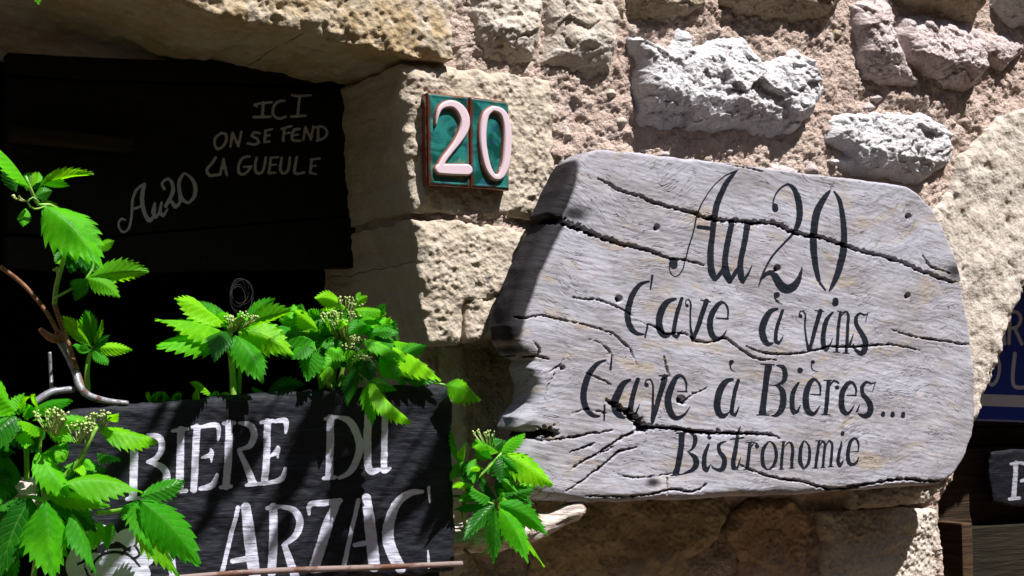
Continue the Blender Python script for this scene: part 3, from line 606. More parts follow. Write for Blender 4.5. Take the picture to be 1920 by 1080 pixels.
T3 = [[(222,45,12),(176,65,24),(132,120,34),(107,190,36),(102,260,36),(120,315,34),(155,348,24),(188,350,12)],[(258,15,9),(248,95,14)],[(215,290,12),(213,375,9)],
 [(352,153,18),(316,175,34),(287,230,42),(270,290,44),(290,338,40),(322,358,18)],[(395,150,24),(375,220,28),(357,300,30),(350,352,34),(376,348,18),(405,284,5)],
 [(441,180,25)],[(434,168,8),(442,152,9),(462,150,10),(476,180,12),(478,260,14),(472,372,20)],[(542,137,34),(520,220,30),(497,300,28),(473,384,18)],[(510,130,9),(568,126,8)],
 [(656,215,8),(659,172,14),(636,132,16),(607,137,26),(576,190,36),(559,260,38),(568,320,38),(600,360,30),(645,345,16),(678,298,4)],[(608,216,8),(660,216,11)],
 [(905,55,26),(902,64,20)],[(898,72,9),(906,98,8),(935,111,4)],[(912,150,18),(872,165,32),(840,220,40),(827,280,40),(838,333,36),(865,350,28),(892,330,8)],[(945,155,20),(925,220,24),(911,290,24),(908,335,24),(926,346,18),(948,295,4)],
 [(1107,85,42),(1100,125,35),(1093,200,34),(1083,280,34),(1076,328,40)],[(1068,66,10),(1138,70,10)],[(1045,343,8),(1110,344,10)],
 [(1152,74,10),(1185,82,26),(1200,120,30),(1190,160,24),(1155,180,10),(1128,182,5)],[(1150,182,8),(1180,202,30),(1191,250,36),(1180,310,34),(1152,344,24),(1128,348,9)],
 [(1280,100,32)],[(1272,168,14),(1244,220,26),(1236,290,28),(1246,328,30),(1265,325,18),(1283,288,4)],
 [(1350,55,23)],[(1342,68,8),(1350,98,8),(1385,108,4)],[(1388,232,8),(1389,187,14),(1366,152,16),(1341,160,26),(1316,220,34),(1311,280,36),(1325,324,34),(1355,338,22),(1388,294,5)],[(1340,231,8),(1390,235,10)],
 [(1436,160,22),(1428,230,24),(1419,332,24)],[(1412,155,8),(1452,154,8)],[(1397,342,8),(1445,343,8)],[(1440,188,7),(1464,157,13),(1488,168,14)],[(1481,194,24)],
 [(1582,240,8),(1584,202,14),(1563,166,16),(1536,176,26),(1510,225,32),(1506,285,34),(1520,325,32),(1546,336,20),(1578,290,5)],[(1535,236,8),(1585,238,10)],
 [(1688,168,6),(1665,173,13),(1640,164,16),(1617,190,22),(1622,230,26),(1650,265,32),(1669,305,34),(1656,343,34),(1630,350,26),(1600,335,7)],[(1692,163,6),(1674,215,5)],[(1608,288,5),(1592,325,14)],
 [(1737,333,20),(1735,345,22)],[(1787,335,22),(1785,347,24)],[(1843,338,24),(1841,350,24)],
 [(636,455,36),(634,500,32),(625,570,34),(614,640,32),(608,660,38)],[(605,443,9),(665,440,9)],[(580,675,8),(640,668,9)],
 [(678,440,8),(706,458,24),(708,495,24),(692,530,14),(665,546,5)],[(672,548,7),(704,572,28),(716,608,34),(698,642,26),(648,665,10)],
 [(785,466,24)],[(782,505,14),(762,560,24),(758,620,28),(770,645,26),(792,615,5)],
 [(882,488,6),(860,492,12),(837,508,20),(842,545,24),(866,580,28),(866,622,30),(846,645,24),(805,632,10),(796,612,4)],
 [(956,402,5),(941,450,16),(930,520,24),(916,590,26),(918,632,26),(936,636,14),(956,570,4)],[(900,477,8),(970,468,12)],
 [(1006,498,18),(998,560,20),(990,635,20)],[(985,495,7),(1022,492,7)],[(973,641,8),(1010,640,8)],[(1042,514,24)],[(1012,520,6),(1028,494,9),(1044,500,10)],
 [(1104,490,10),(1080,522,20),(1070,570,22),(1078,620,22),(1100,642,11)],[(1112,487,8),(1136,510,16),(1149,560,20),(1140,610,18),(1112,642,10)],
 [(1186,492,15),(1182,560,18),(1178,635,18)],[(1170,490,6),(1200,488,6)],[(1164,640,7),(1192,639,7)],[(1190,520,5),(1218,492,11),(1238,516,18),(1238,580,20),(1236,630,18)],[(1222,634,7),(1250,633,7)],
 [(1300,487,10),(1286,520,20),(1281,570,24),(1285,608,24),(1298,636,13)],[(1308,485,8),(1328,510,14),(1335,560,18),(1326,610,18),(1304,636,10)],
 [(1386,488,14),(1376,560,18),(1366,630,18)],[(1350,634,7),(1380,633,7)],[(1368,484,6),(1400,482,6)],[(1390,512,5),(1406,486,10),(1418,500,15),(1412,560,16),(1408,626,16)],[(1396,631,7),(1420,630,7)],[(1424,512,5),(1442,482,10),(1456,498,15),(1454,560,16),(1451,620,17)],[(1438,627,7),(1465,625,7)],
 [(1516,440,18),(1514,450,20)],[(1510,492,10),(1498,540,18),(1490,592,20),(1500,622,20),(1521,588,4)],
 [(1598,542,6),(1601,502,12),(1586,472,14),(1562,484,18),(1546,535,22),(1545,588,24),(1560,614,22),(1588,606,15),(1603,574,5)],[(1560,546,6),(1600,541,8)]]
SIGNTXT = Z(1220,300,4.155,T1)+Z(1060,520,3.2,T2)+Z(1060,660,2.909,T3)
CR = [  # cracks: polyline of (x, y, width), depth
 ([(1000,386,17),(1023,404,15),(1050,415,13),(1084,427,11),(1110,438,10),(1133,447,8),(1165,457,7),(1198,465,5),(1230,474,4),(1255,484,3),(1290,489,2),(1320,497,1)], .034),
 ([(1120,335,1),(1141,345,3),(1165,358,4),(1202,369,4),(1234,382,5),(1287,396,5),(1332,411,6),(1370,414,7),(1413,417,7),(1461,421,7),(1486,435,6),(1543,447,6),(1604,468,6),(1665,484,5),(1700,496,6),(1726,508,5),(1760,520,5),(1787,529,4),(1806,531,4)], .022),
 ([(967,594,2),(985,597,4),(1014,592,3),(1045,598,3),(1075,604,3),(1128,618,2),(1150,632,1)], .008),
 ([(1070,558,1),(1096,561,3),(1124,563,3),(1165,580,2),(1185,592,1)], .008),
 ([(1213,607,2),(1235,617,3),(1247,626,3),(1285,626,3),(1304,639,4),(1325,642,4),(1345,641,3),(1360,634,4),(1388,654,4),(1419,673,4),(1454,675,2)], .012),
 ([(1400,650,2),(1430,661,3),(1472,665,4),(1513,660,4),(1540,654,4),(1560,650,4),(1591,651,5),(1620,650,4),(1641,648,4),(1670,646,3),(1700,651,3),(1726,657,1)], .012),
 ([(1673,618,1),(1706,629,3),(1747,637,4),(1790,643,4),(1826,648,4)], .012),
 ([(1138,750,4),(1150,758,8),(1165,766,10),(1180,776,12),(1193,787,13),(1203,800,16),(1225,802,8),(1254,803,7),(1307,809,7),(1350,812,7),(1389,813,5),(1442,815,3),(1462,822,1)], .028),
 ([(1200,806,10),(1185,812,7),(1160,824,5),(1144,835,5),(1120,850,4),(1104,860,2)], .014),
 ([(985,819,3),(1022,826,5),(1050,823,4),(1079,819,4),(1105,813,4),(1128,811,3),(1150,806,2)], .014),
 ([(996,818,10),(1010,814,17),(1030,810,20),(1040,814,14)], .035),
 ([(1195,840,2),(1181,842,4),(1161,848,6),(1145,862,6),(1128,876,6),(1100,897,4),(1063,921,2)], .014),
 ([(1120,830,2),(1095,840,4),(1070,848,4)], .007),([(1150,838,2),(1125,850,4),(1090,868,4),(1072,880,2)], .008),
 ([(935,650,10),(955,664,8),(986,667,6),(1010,668,4),(1030,674,2)], .020),([(1000,640,1),(1012,655,4),(1010,668,4)], .01),
 ([(1385,870,1),(1400,878,3),(1441,893,4),(1470,899,5),(1502,903,5),(1535,912,6),(1563,917,7),(1604,915,6),(1630,908,4)], .016),
 ([(1590,912,2),(1645,905,5),(1675,900,7),(1706,899,7),(1740,902,6),(1780,902,5)], .018),
 ([(1363,307,3),(1380,310,4),(1405,315,4),(1429,322,2)], .010),
 ([(1120,618,1),(1148,625,3),(1165,640,4),(1182,655,3),(1195,685,1)], .007),([(1100,636,1),(1120,640,2),(1140,655,3),(1152,672,1)], .006),
 ([(1245,668,2),(1250,690,4),(1254,705,3),(1240,712,4)], .008),([(1280,757,5),(1292,742,4),(1310,736,3),(1325,728,2)], .010),
 ([(1100,700,2),(1130,712,3),(1146,722,2)],.006),([(1072,775,1),(1100,768,3),(1140,776,2)],.005),([(1028,700,1),(1040,690,3),(1052,684,3),(1056,672,2)],.006),([(1020,760,1),(1026,730,2),(1040,700,2)],.006),
 ([(1150,885,1),(1180,895,3),(1220,894,3),(1260,888,2)],.006),([(1100,930,2),(1200,930,4),(1260,918,5),(1300,922,6),(1325,908,3)],.008),([(1252,895,3),(1252,925,3)],.006),
 ([(1470,870,1),(1440,880,2)],.005),([(1730,480,2),(1745,500,4),(1760,505,4),(1780,512,3)],.007)]
rr = random.Random(11)
for k in range(90):
    x0, y0 = rr.uniform(975, 1810), rr.uniform(290, 930); L = rr.uniform(25, 120); w_ = rr.uniform(.6, 1.5); sl_ = .14+.10*rr.random()-(y0-600)/3500.; pts = []; yy = y0
    for q in range(6):
        pts.append((x0+L*q/5, yy, w_*math.sin(math.pi*(q+.3)/5.6)+.3)); yy += L/5*(sl_+rr.uniform(-.16, .16))
    CR.append((pts, rr.uniform(.0006, .002)))
for pts, dep in list(CR[:12]):
    c_ = catmull(pts, 14)
    for q in range(len(c_)//3):
        a_ = c_[rr.randrange(len(c_))]; b_ = c_[min(len(c_)-1, rr.randrange(len(c_)))]; i0 = rr.randrange(max(1, len(c_)-4)); sg = c_[i0:i0+4]
        if len(sg) < 3: continue
        off = rr.choice([-1, 1])*rr.uniform(3, 9); CR.append(([(p_[0], p_[1]+off*(1-.25*k_), .5+.7*math.sin(3.1*k_/3)) for k_, p_ in enumerate(sg)], .001))
HOLES = [(1232,427,5),(1160,561,6),(1703,406,5),(1702,555,5),(1457,504,6),(1276,750,7),(1055,690,4)]
face = [(1046,372),(1062,338),(1082,302),(1106,284),(1130,279),(1200,286),(1300,298),(1500,322),(1660,342),(1700,349),(1722,362),(1748,388),(1770,425),(1790,472),(1805,530),(1818,620),(1828,700),(1830,765),(1824,815),(1806,862),(1790,893),(1772,907),(1700,914),(1500,928),(1250,939),(1080,944),(1020,941),(985,925),(972,895),(975,850),(990,826),(1000,812),(972,805),(976,782),(998,755),(1002,722),(994,690),(1000,676),(978,664),(962,640),(958,610),(972,560),(992,500),(1018,447),(1038,412),(1034,398)]
fpoly = outline(face, WF, .004, 0)
fpoly = fpoly+np.stack([.0018*fbm(fpoly[:,0]*18, fpoly[:,1]*18, 5, 3), .0018*fbm(fpoly[:,0]*18+40, fpoly[:,1]*18, 6, 3)], 1)
def crack_d(px, py):
    out = np.zeros(px.shape); sdm = np.full(px.shape, -20.)
    wob = 1.3*fbm(px/14, py/14, 77, 3)+.8*fbm(px/4.5, py/4.5, 78, 2); wid = np.maximum(.25, 1+1.0*fbm(px/8, py/8, 79, 3))
    for pts, dep in CR:
        c = catmull(pts, 5); 
        m = np.where((px > c[:,0].min()-14) & (px < c[:,0].max()+14) & (py > c[:,1].min()-14) & (py < c[:,1].max()+14))[0]
        if not len(m): continue
        A, B = c[:-1], c[1:]; p = np.stack([px[m]+wob[m], py[m]+wob[m]], 1); ab = (B-A)[:, :2]; ap = p[:, None]-A[None, :, :2]
        t = np.clip((ap*ab[None]).sum(-1)/np.maximum((ab*ab).sum(-1), 1e-9)[None], 0, 1)
        d = np.linalg.norm(ap-ab[None]*t[..., None], axis=-1); hw = np.maximum((A[None,:,2]+(B-A)[None,:,2]*t), .3)/2*wid[m][:, None]*np.where(dep > .02, 1.0, .66)
        q = np.clip(1-(d-hw*.45)/(hw*.55+.7), 0, 1)*np.clip(hw/1.4, .1, 1); out[m] = np.maximum(out[m], dep*q.max(1)); sdm[m] = np.maximum(sdm[m], (hw*.85-.25-d).max(1))
    for x, y, r_ in HOLES:
        d = np.hypot(px-x, py-y); out = np.maximum(out, .016*np.clip(1.3-d/r_, 0, 1)); sdm = np.maximum(sdm, r_*.75-d)
    return out, sdm
def h_sign(X, Z_, S):
    px, py = proj(X, np.full_like(X, -WF), Z_)
    r_ = .006+.013*sstep(1120, 1000, px)+.010*sstep(860, 920, py)
    q = np.clip(1-S/r_, 0, 1); h = WF-r_*(1-np.sqrt(np.maximum(1-q*q, 0)))
    h += .0020*fbm(X*6, Z_*14, 3, 3)+.0004*fbm(X*20-Z_*3, Z_*190+X*24, 9, 3)+.0003*fbm(X*90, Z_*90, 12, 2)
    h -= crack_d(px, py)[0]
    h += .004*np.exp(-((py-(px-1000)*.42-330)/30)**2)*sstep(1150, 1040, px)
    return h
def sign_attr(X, Z_, S):
    px, py = proj(X, np.full_like(X, -WF), Z_); d = paintfun(WF, SIGNTXT)(X, Z_, S)['paint']
    dirt_shade = 1.7*sstep(.034, .0, S)*sstep(1110, 1050, px)*sstep(665, 600, py)  # shade of the left end and its top corner, painted into the colour
    dirt_shade = np.maximum(dirt_shade, .75*np.exp(-((px-1075)/40)**2-((py-400)/22)**2))
    dirt_shade = np.maximum(dirt_shade, .8*np.exp(-((px-1790)/22)**2-((py-508)/20)**2)); dirt_shade = np.maximum(dirt_shade, .8*np.exp(-((px-1225)/22)**2-((py-905)/13)**2))
    dirt_shade = np.maximum(dirt_shade, .7*np.exp(-((px-975)/40)**2-((py-655)/14)**2)); dirt_shade = np.maximum(dirt_shade, .7*np.exp(-((px-1200)/18)**2-((py-790)/14)**2))
    dirt_shade = np.maximum(dirt_shade, .55*np.exp(-((px-1165)/40)**2-((py-770)/10)**2))
    return {'paint': d, 'dirt_shade': dirt_shade, 'crk': crack_d(px, py)[1]}
sign = thing('wooden_sign', 'large weathered grey oak board sign with black painted lettering, fixed on the stone wall', 'sign')
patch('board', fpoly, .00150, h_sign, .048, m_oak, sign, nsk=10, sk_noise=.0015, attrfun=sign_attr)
s = M('rusty screw'); m_screw = s.fin((.09,.04,.025), .6, None, Metallic=.4)
for x, y, r_ in HOLES[:6]:
    c0 = P3(x, y, WF-.012); c1 = P3(x+.1, y+.1, WF-.006); c1[0], c1[2] = c0[0], c0[2]
    tube('screw', [c0, (c0+c1)/2, c1], [.0022]*3, m_screw, sign, seg=8, step=.003)

# ------------------------------------------------------------------ house number tiles
WT = .036
s = M('teal glaze'); n1 = s.noise(28, 3, .5, None, 1.2); n2 = s.noise(60, 3, .5, None, .6)
c = s.mix(s.mrange(n1, .38, .60), (.003,.045,.034), (.018,.15,.135)); c = s.mix(s.mrange(n2, .52, .72, 0, .7), c, (.012,.05,.11)); c = s.mix(s.mrange(s.noise(46,3,.6), .6, .7, 0, .55), c, (.16,.22,.10))
edg = s.mrange(s.attr('rim'), .0, 1., 0, 1); c = s.mix(edg, c, (.17,.040,.020)); m_teal = s.fin(c, .10, s.bump(s.noise(30,2,.4), .002, .5), Coat_Weight=.6, Coat_Roughness=.04)
s = M('pink white glaze'); e = s.attr('rim'); c = s.mix(s.mrange(e, .2, .8), (.57,.45,.50), (.22,.075,.045)); m_digit = s.fin(c, .22, None, Coat_Weight=.5, Coat_Roughness=.06)
DIG = {'2': Z(760,140,4.154,[[(232,385,14),(240,330,26),(262,268,42),(310,236,58),(370,236,66),(425,280,80),(455,350,82),(448,430,76),(400,520,60),(340,600,50),(290,665,50),(262,720,50)],[(262,738,86),(350,742,92),(470,745,94)]]),
       '0': Z(760,140,4.154,[[(672,268,48),(622,310,56),(600,400,58),(596,520,58),(612,640,58),(640,740,56),(685,800,48),(735,790,56),(772,700,64),(786,580,66),(788,450,66),(772,350,64),(735,288,56),(672,268,48)]])}
def tile(px, dg, lab):
    t = thing('number_tile', lab, 'house number', 'house number tiles on the dressed stone'); gt = None
    po = outline(px, WT, .003, 0)
    def h(X, Z_, S):
        return WT-.0025*np.exp(-S/.0020)+.0012*np.exp(-((S-.004)/.002)**2)
    gt = patch('glazed_tile', po, .0011, h, .010, m_teal, t, nsk=3, attrfun=lambda X, Z_, S: {'rim': np.exp(-S/.0022)*1.3*(fbm(X*60, Z_*60, 4, 2)*.5+1)})
    # the raised digit
    a = np.array([q for st in DIG[dg] for q in st]); wd = WT+.001
    x0, x1, y0, y1 = a[:,0].min()-14, a[:,0].max()+14, a[:,1].min()-14, a[:,1].max()+14
    n = .62; gx, gy = np.meshgrid(np.arange(x0, x1, n), np.arange(y0, y1, n)); nx = gx.shape[1]; PX, PY = gx.ravel(), gy.ravel()
    d = strokes_sdf(PX, PY, DIG[dg]); 
    i = np.arange((gx.shape[0]-1)*(nx-1)); aa = (i//(nx-1))*nx+i % (nx-1); Q = np.stack([aa, aa+nx, aa+nx+1, aa+1], 1); Q = Q[d[Q].min(1) > -2.2]
    X, ZZ = wallpt(PX, PY, wd); hh = wd-.001+.0070*np.sqrt(np.clip(sstep(-2.0, 3.6, d), 0, 1))-.002*(d < -1.9)
    u = np.unique(Q); rm = np.full(len(PX), -1); rm[u] = np.arange(len(u))
    me = mkmesh('digit', np.stack([X, -hh, ZZ], 1)[u], rm[Q], True, {'rim': 1-sstep(-.6, 1.6, d[u])})
    newobj('digit', me, m_digit, gt)
tile([(802,173),(879,181),(882,352),(805,347)], '2', 'left green glazed ceramic tile with a raised pink digit 2')
tile([(882,181),(950,190),(955,196),(956,357),(884,352)], '0', 'right green glazed ceramic tile with a raised pink digit 0')

# ------------------------------------------------------------------ slate plaque
WP = .125
SL = [[(252,822,16),(251,880,15),(249,932,15)],[(240,818,6),(262,820,6)],[(238,936,7),(262,934,7)],[(276,815,6),(298,820,12),(304,838,12),(294,858,10),(276,866,5)],[(278,866,6),(304,876,13),(313,895,14),(306,920,13),(288,932,9),(268,936,6)],
 [(339,806,14),(338,860,14),(336,918,15)],[(324,808,7),(350,804,7)],[(326,922,8),(349,920,8)],
 [(369,801,13),(366,860,13),(363,918,13)],[(359,801,6),(378,800,6)],[(380,800,7),(408,798,10),(409,826,4)],[(378,858,4),(396,852,10),(395,842,4)],[(396,856,6),(396,866,3)],[(376,916,8),(398,910,12),(407,890,6)],
 [(430,794,14),(428,850,14),(424,912,14)],[(420,794,7),(440,793,7)],[(414,914,7),(434,912,7)],[(450,793,6),(470,798,12),(477,816,13),(468,836,10),(446,843,5)],[(448,845,8),(462,876,12),(474,905,14)],[(462,910,6),(482,907,7)],
 [(502,791,13),(500,850,13),(496,904,13)],[(490,792,7),(512,789,7)],[(488,907,7),(508,905,7)],[(516,790,7),(535,789,11),(536,812,4)],[(508,855,4),(520,846,12),(521,838,5)],[(520,846,8),(521,858,4)],[(510,904,8),(528,898,11),(534,878,6)],
 [(620,784,14),(619,840,14),(617,893,14)],[(610,785,7),(630,782,7)],[(607,897,7),(628,895,7)],[(634,782,6),(656,790,13),(670,815,14),(674,840,14),(666,870,13),(652,888,10),(636,896,6)],
 [(690,776,14),(689,830,14),(690,872,14),(696,884,13),(709,881,9)],[(722,768,12),(721,820,12),(720,882,12)],[(712,770,6),(729,768,6)],[(722,884,8),(732,878,5)],
 [(446,952,8),(432,1010,8),(414,1082,9)],[(461,951,18),(468,1010,22),(478,1082,22)],[(436,1052,9),(462,1048,11)],
 [(513,951,16),(512,1010,16),(510,1075,16)],[(502,953,8),(522,950,8)],[(528,950,7),(552,957,12),(563,978,14),(554,1004,12),(530,1022,7)],[(533,1024,10),(543,1050,14),(554,1082,16)],
 [(580,965,5),(582,946,10),(610,943,12),(638,939,10)],[(632,942,14),(614,985,19),(590,1062,20)],[(585,1070,10),(640,1066,8)],
 [(672,938,8),(660,990,8),(645,1060,9)],[(687,934,17),(694,990,21),(702,1062,22)],[(665,1022,8),(682,1019,10)],
 [(792,922,7),(768,925,13),(744,945,16),(730,980,20),(728,1012,22),(738,1042,22),(752,1066,20)],[(804,914,6),(806,942,3)],[(802,1032,3),(805,1064,6)],
 [(316,1000,14),(320,1040,15),(326,1090,15)],
 # woolly head emblem
 [(150,1035,34),(140,1062,34),(150,1085,30)],[(170,1012,36),(190,1000,34)],[(205,1005,30)],[(235,1010,34),(246,1004,30)],[(262,1030,34),(272,1045,34)],[(265,1075,34)],[(185,1060,50),(225,1058,58),(240,1080,56)],[(200,1085,40)]]
SN = [[(152,1020,5),(164,1034,5),(160,1050,5),(146,1058,4)],[(186,1016,5),(178,1032,5),(196,1036,4)],[(222,1018,4),(236,1030,5),(228,1040,4)],[(252,1022,4),(262,1040,5),(248,1048,4)],[(172,1074,4),(180,1050,4),(206,1036,5),(240,1040,5),(262,1062,4)],[(160,1066,4),(170,1090,4)]]
pl = [(112,772),(150,764),(240,757),(330,752),(430,741),(560,733),(700,724),(828,716),(842,724),(850,760),(853,900),(856,1072),(700,1082),(380,1110),(112,1130),(104,950)]
ppoly = outline(pl, WP, .004, 0); ppoly = ppoly+.003*np.stack([fbm(ppoly[:,0]*30, ppoly[:,1]*30, 5, 4), fbm(ppoly[:,0]*30+9, ppoly[:,1]*30, 6, 4)], 1)
def h_sl(X, Z_, S):
    u = X*.97-Z_*.24; v = Z_*.97+X*.24
    lay = fbm(u*9, v*26, 21, 5, .6); st = np.floor(lay*5)/5
    return WP+.0009*st+.0008*lay+.0004*fbm(X*90, Z_*160, 8, 2)-.006*np.exp(-S/.004)*(1+.6*fbm(X*40, Z_*40, 3, 3))
spq = patch('slate_plaque', ppoly, .0019, h_sl, WP-.022, m_slate, None, nsk=5, sk_noise=.002, attrfun=paintfun(WP, SL, SN))
tag(spq, 'black slate plaque with white stencilled lettering among the creeper leaves', 'sign')
tag(tube('metal_ledge', [P3(250,1092,WP+.03), P3(380,1080,WP+.03), P3(520,1070,WP+.03), P3(700,1064,WP+.03), P3(866,1057,WP+.03)], [.0040]*5, m_ledge, seg=10), 'thin rusty painted metal rod running under the slate plaque', 'rod')

# ------------------------------------------------------------------ driftwood, hook
tag(tube('driftwood_branch', [P3(600,1040,.05), P3(760,1022,.06), P3(870,1008,.07), P3(940,1000,.075), P3(1000,990,.08), P3(1040,975,.085), P3(1068,962,.09), P3(1086,958,.092), P3(1094,962,.093)],
     [.024,.024,.023,.024,.020,.014,.013,.013,.006], m_drift, seg=22, lump=.30, seed=3), 'bleached driftwood branch with broken end below the wooden sign', 'branch')
tag(tube('driftwood_log', [P3(-60,960,.10), P3(20,944,.11), P3(70,938,.12), P3(120,935,.11)], [.026,.028,.026,.022], m_drift, seg=18, lump=.22, seed=8), 'pale driftwood log lying behind the bottom left creeper leaves', 'branch')
ih = thing('iron_hook', 'bent grey steel hook with rusty tip in front of the dark window', 'hook')
tube('shaft', [P3(112,640,.09), P3(128,668,.09), P3(142,700,.10), P3(148,722,.11), P3(165,741,.12), P3(200,752,.12), P3(240,756,.12)], [.0045,.0045,.0048,.0046,.0044,.004,.003], m_steel, ih, seg=10)
tube('tip', [P3(74,616,.10), P3(90,630,.10), P3(106,637,.095), P3(112,630,.09), P3(106,622,.09)], [.003,.0046,.005,.0045,.004], m_rust, ih, seg=10, lump=.15)
tube('brace', [P3(62,757,.10), P3(84,742,.10), P3(104,733,.10), P3(140,730,.10)], [.0045,.0048,.0045,.004], m_steel, ih, seg=10)
tube('bar', [P3(93,660,.05), P3(95,700,.05), P3(97,735,.06)], [.0022,.0024,.0024], m_steel, ih, seg=8)

# ------------------------------------------------------------------ creeper
rng = random.Random(5)
def leaf(par, b, t, wpx, wb, wt=None, k=0, roll=None, arch=.10, fold=.55, facing=.5):
    wt = wb+.01 if wt is None else wt
    B, T = P3(b[0], b[1], wb), P3(t[0], t[1], wt); ax = T-B; L = np.linalg.norm(ax); ax /= L
    W = wpx*.00078*rng.uniform(.33, .42)
    v = CAM-B; v /= np.linalg.norm(v); n = v*facing+SUN_TO*(1-facing)*.9+np.array([rng.uniform(-.3,.3) for _ in range(3)])
    n -= ax*(n@ax); n /= np.linalg.norm(n); r_ = math.radians(rng.uniform(-22, 22) if roll is None else roll); sd_ = np.cross(ax, n)
    n, sd_ = n*math.cos(r_)+sd_*math.sin(r_), sd_*math.cos(r_)-n*math.sin(r_)
    NS, NT, TE = 72, 5, rng.choice([8, 9, 10, 11]); pe = rng.uniform(.78, .95); qe = rng.uniform(1.2, 1.5); mx_ = pe/(pe+qe); nrm = 1/(mx_**pe*(1-mx_)**qe); ph = rng.uniform(0, 6); curl = rng.uniform(-.08, .10); bend = rng.uniform(-.06, .06); V = []; lu = []; lv = []; F = []
    upv = np.array([0, -.3, 1.])
    for i in range(NS+1):
        s_ = i/NS; base = nrm*s_**pe*(1-s_)**qe
        saw = (s_*TE+.25) % 1.0; tooth = .36*saw*min(1, s_*4)*min(1, (1-s_)*6+.3)
        for j in range(-NT, NT+1):
            q = j/NT; hw = W*(base+(tooth if abs(q) > .7 else tooth*.25)*(base*.8+.15)); ss = s_+(.060*saw if abs(q) > .95 and s_ < .97 else 0)-.0*q
            ss = ss+.05*abs(q)*math.sin(math.pi*s_)
            p = B+ax*L*min(ss, 1.0)+sd_*hw*q+sd_*L*bend*math.sin(math.pi*s_)
            z = -fold*abs(hw*q)+W*.035*math.sin((s_-.16*abs(q))*9*2*math.pi)*abs(q)+W*.14*math.sin(s_*7+ph+2*q)*abs(q)+curl*L*s_*s_
            V.append(p+n*z+upv*arch*L*4*s_*(1-s_)*.8); lu.append(s_); lv.append(q)
    m = 2*NT+1
    for i in range(NS):
        for j in range(m-1): F.append([i*m+j, i*m+j+1, (i+1)*m+j+1, (i+1)*m+j])
    me = mkmesh('leaf', np.array(V), np.array(F), True)
    for kk, vv in (('lu', lu), ('lv', lv)):
        if len(me.vertices) == len(vv):
            at = me.attributes.new(kk, 'FLOAT', 'POINT'); at.data.foreach_set('value', np.array(vv, np.float32))
    return newobj('leaf', me, m_leaf[k], par)
def stem(par, pts, r0=.0035, r1=None, mat=None, name='stem'):
    r1 = r0*.7 if r1 is None else r1; n = len(pts)
    return tube(name, [P3(*p) for p in pts], [r0+(r1-r0)*i/(n-1) for i in range(n)], mat or m_stem, par, seg=8, step=.006)
import bmesh
_bm = bmesh.new(); bmesh.ops.create_icosphere(_bm, subdivisions=1, radius=1); ICO_V = np.array([v.co[:] for v in _bm.verts]); ICO_F = [[v.index for v in f.verts] for f in _bm.faces]; _bm.free()
def buds(par, x, y, wd, r=16, n=26, base=None):
    V, F = [], []; c = P3(x, y, wd); b0 = P3(*(base or (x, y+r*1.6, wd-.01)))
    for i in range(n):
        a = rng.uniform(0, 6.283); q = math.sqrt(rng.random())*r*.0008; 
        p = c+rt*q*math.cos(a)*1.15+np.array([0,-1,0])*q*math.sin(a)+np.array([0,0,1])*(rng.uniform(-.003,.004)+.35*(r*.0008-q))
        o = len(V); V += list(ICO_V*rng.uniform(.0013,.0021)+p); F += [[o+k for k in f] for f in ICO_F]
        if i % 2 == 0:
            tv, tf = tubemesh([b0, (b0+p)/2+np.array([0,0,-.002]), p], [.0009,.0007,.0006], seg=4, step=.01); o = len(V); V += list(tv); F += [[o+k for k in f] for f in tf]
    newobj('flower_buds', meshmix('flower_buds', V, F), m_bud, par)
G = 'creeper shoots around the slate plaque'
# tall shoot on the far left
A = thing('creeper_shoot', 'tall creeper shoot climbing at the left edge of the photo before the dark window', 'vine', G)
stem(A, [(158,735,.10),(146,700,.10),(130,650,.10),(112,600,.10),(102,570,.10)], .0032, .0030, m_bark, 'woody_stem')
stem(A, [(102,570,.10),(106,535,.11),(118,490,.12),(128,440,.12),(122,405,.12),(92,384,.13),(72,384,.13),(58,356,.14),(48,330,.14)], .0032, .0018)
stem(A, [(100,560,.11),(128,545,.12),(162,522,.13)], .0018); stem(A, [(160,525,.12),(174,502,.12),(176,480,.12)], .0018)
stem(A, [(0,500,.05),(45,535,.05),(90,590,.06),(120,650,.06),(140,700,.07)], .0028, .0026, m_bark, 'woody_stem')
stem(A, [(88,386,.13),(64,392,.14),(52,380,.15),(62,370,.15),(74,380,.15)], .0012, .0009, None, 'tendril')
leaf(A, (56,354), (-14,262), 62, .14, .16, 0, 12); leaf(A, (60,350), (68,322), 14, .14, .14, 1)
leaf(A, (76,346), (174,321), 36, .13, .15, 1, 60, .02); leaf(A, (76,346), (130,350), 20, .13, .14, 1, 55, .02)
leaf(A, (80,384), (192,504), 100, .13, .17, 0, -8, .10, .55); leaf(A, (78,374), (122,428), 30, .12, .12, 1)
leaf(A, (178,470), (214,452), 22, .11, .12, 1); leaf(A, (166,520), (280,511), 40, .13, .15, 1, 50, .03); leaf(A, (164,522), (224,556), 36, .13, .15, 1, 25)
leaf(A, (163,523), (143,564), 36, .13, .14, 2, 0); leaf(A, (140,440), (168,516), 46, .10, .10, 2); leaf(A, (125,455), (140,490), 18, .11, .12, 1)
leaf(A, (30,360), (10,300), 30, .10, .1, 2); buds(A, 112, 510, .12, 10, 12, (108,535,.11))
buds(A, 30, 372, .12, 7, 9, (55,376,.13))
# small shoot
Bs = thing('creeper_shoot', 'small young creeper shoot right of the iron hook', 'vine', G)
stem(Bs, [(164,738,.10),(163,700,.10),(166,672,.10),(174,650,.11)], .0040, .0022)
for (b, t, w_, k) in [((172,652),(120,594),26,1),((172,646),(159,582),32,0),((175,646),(192,600),18,1),((175,652),(248,659),28,1),((175,655),(203,684),26,0),((170,656),(136,650),22,0),((172,652),(206,628),16,2),((170,660),(150,640),14,2)]: leaf(Bs, b, t, w_, .11, .13, k, arch=.05)
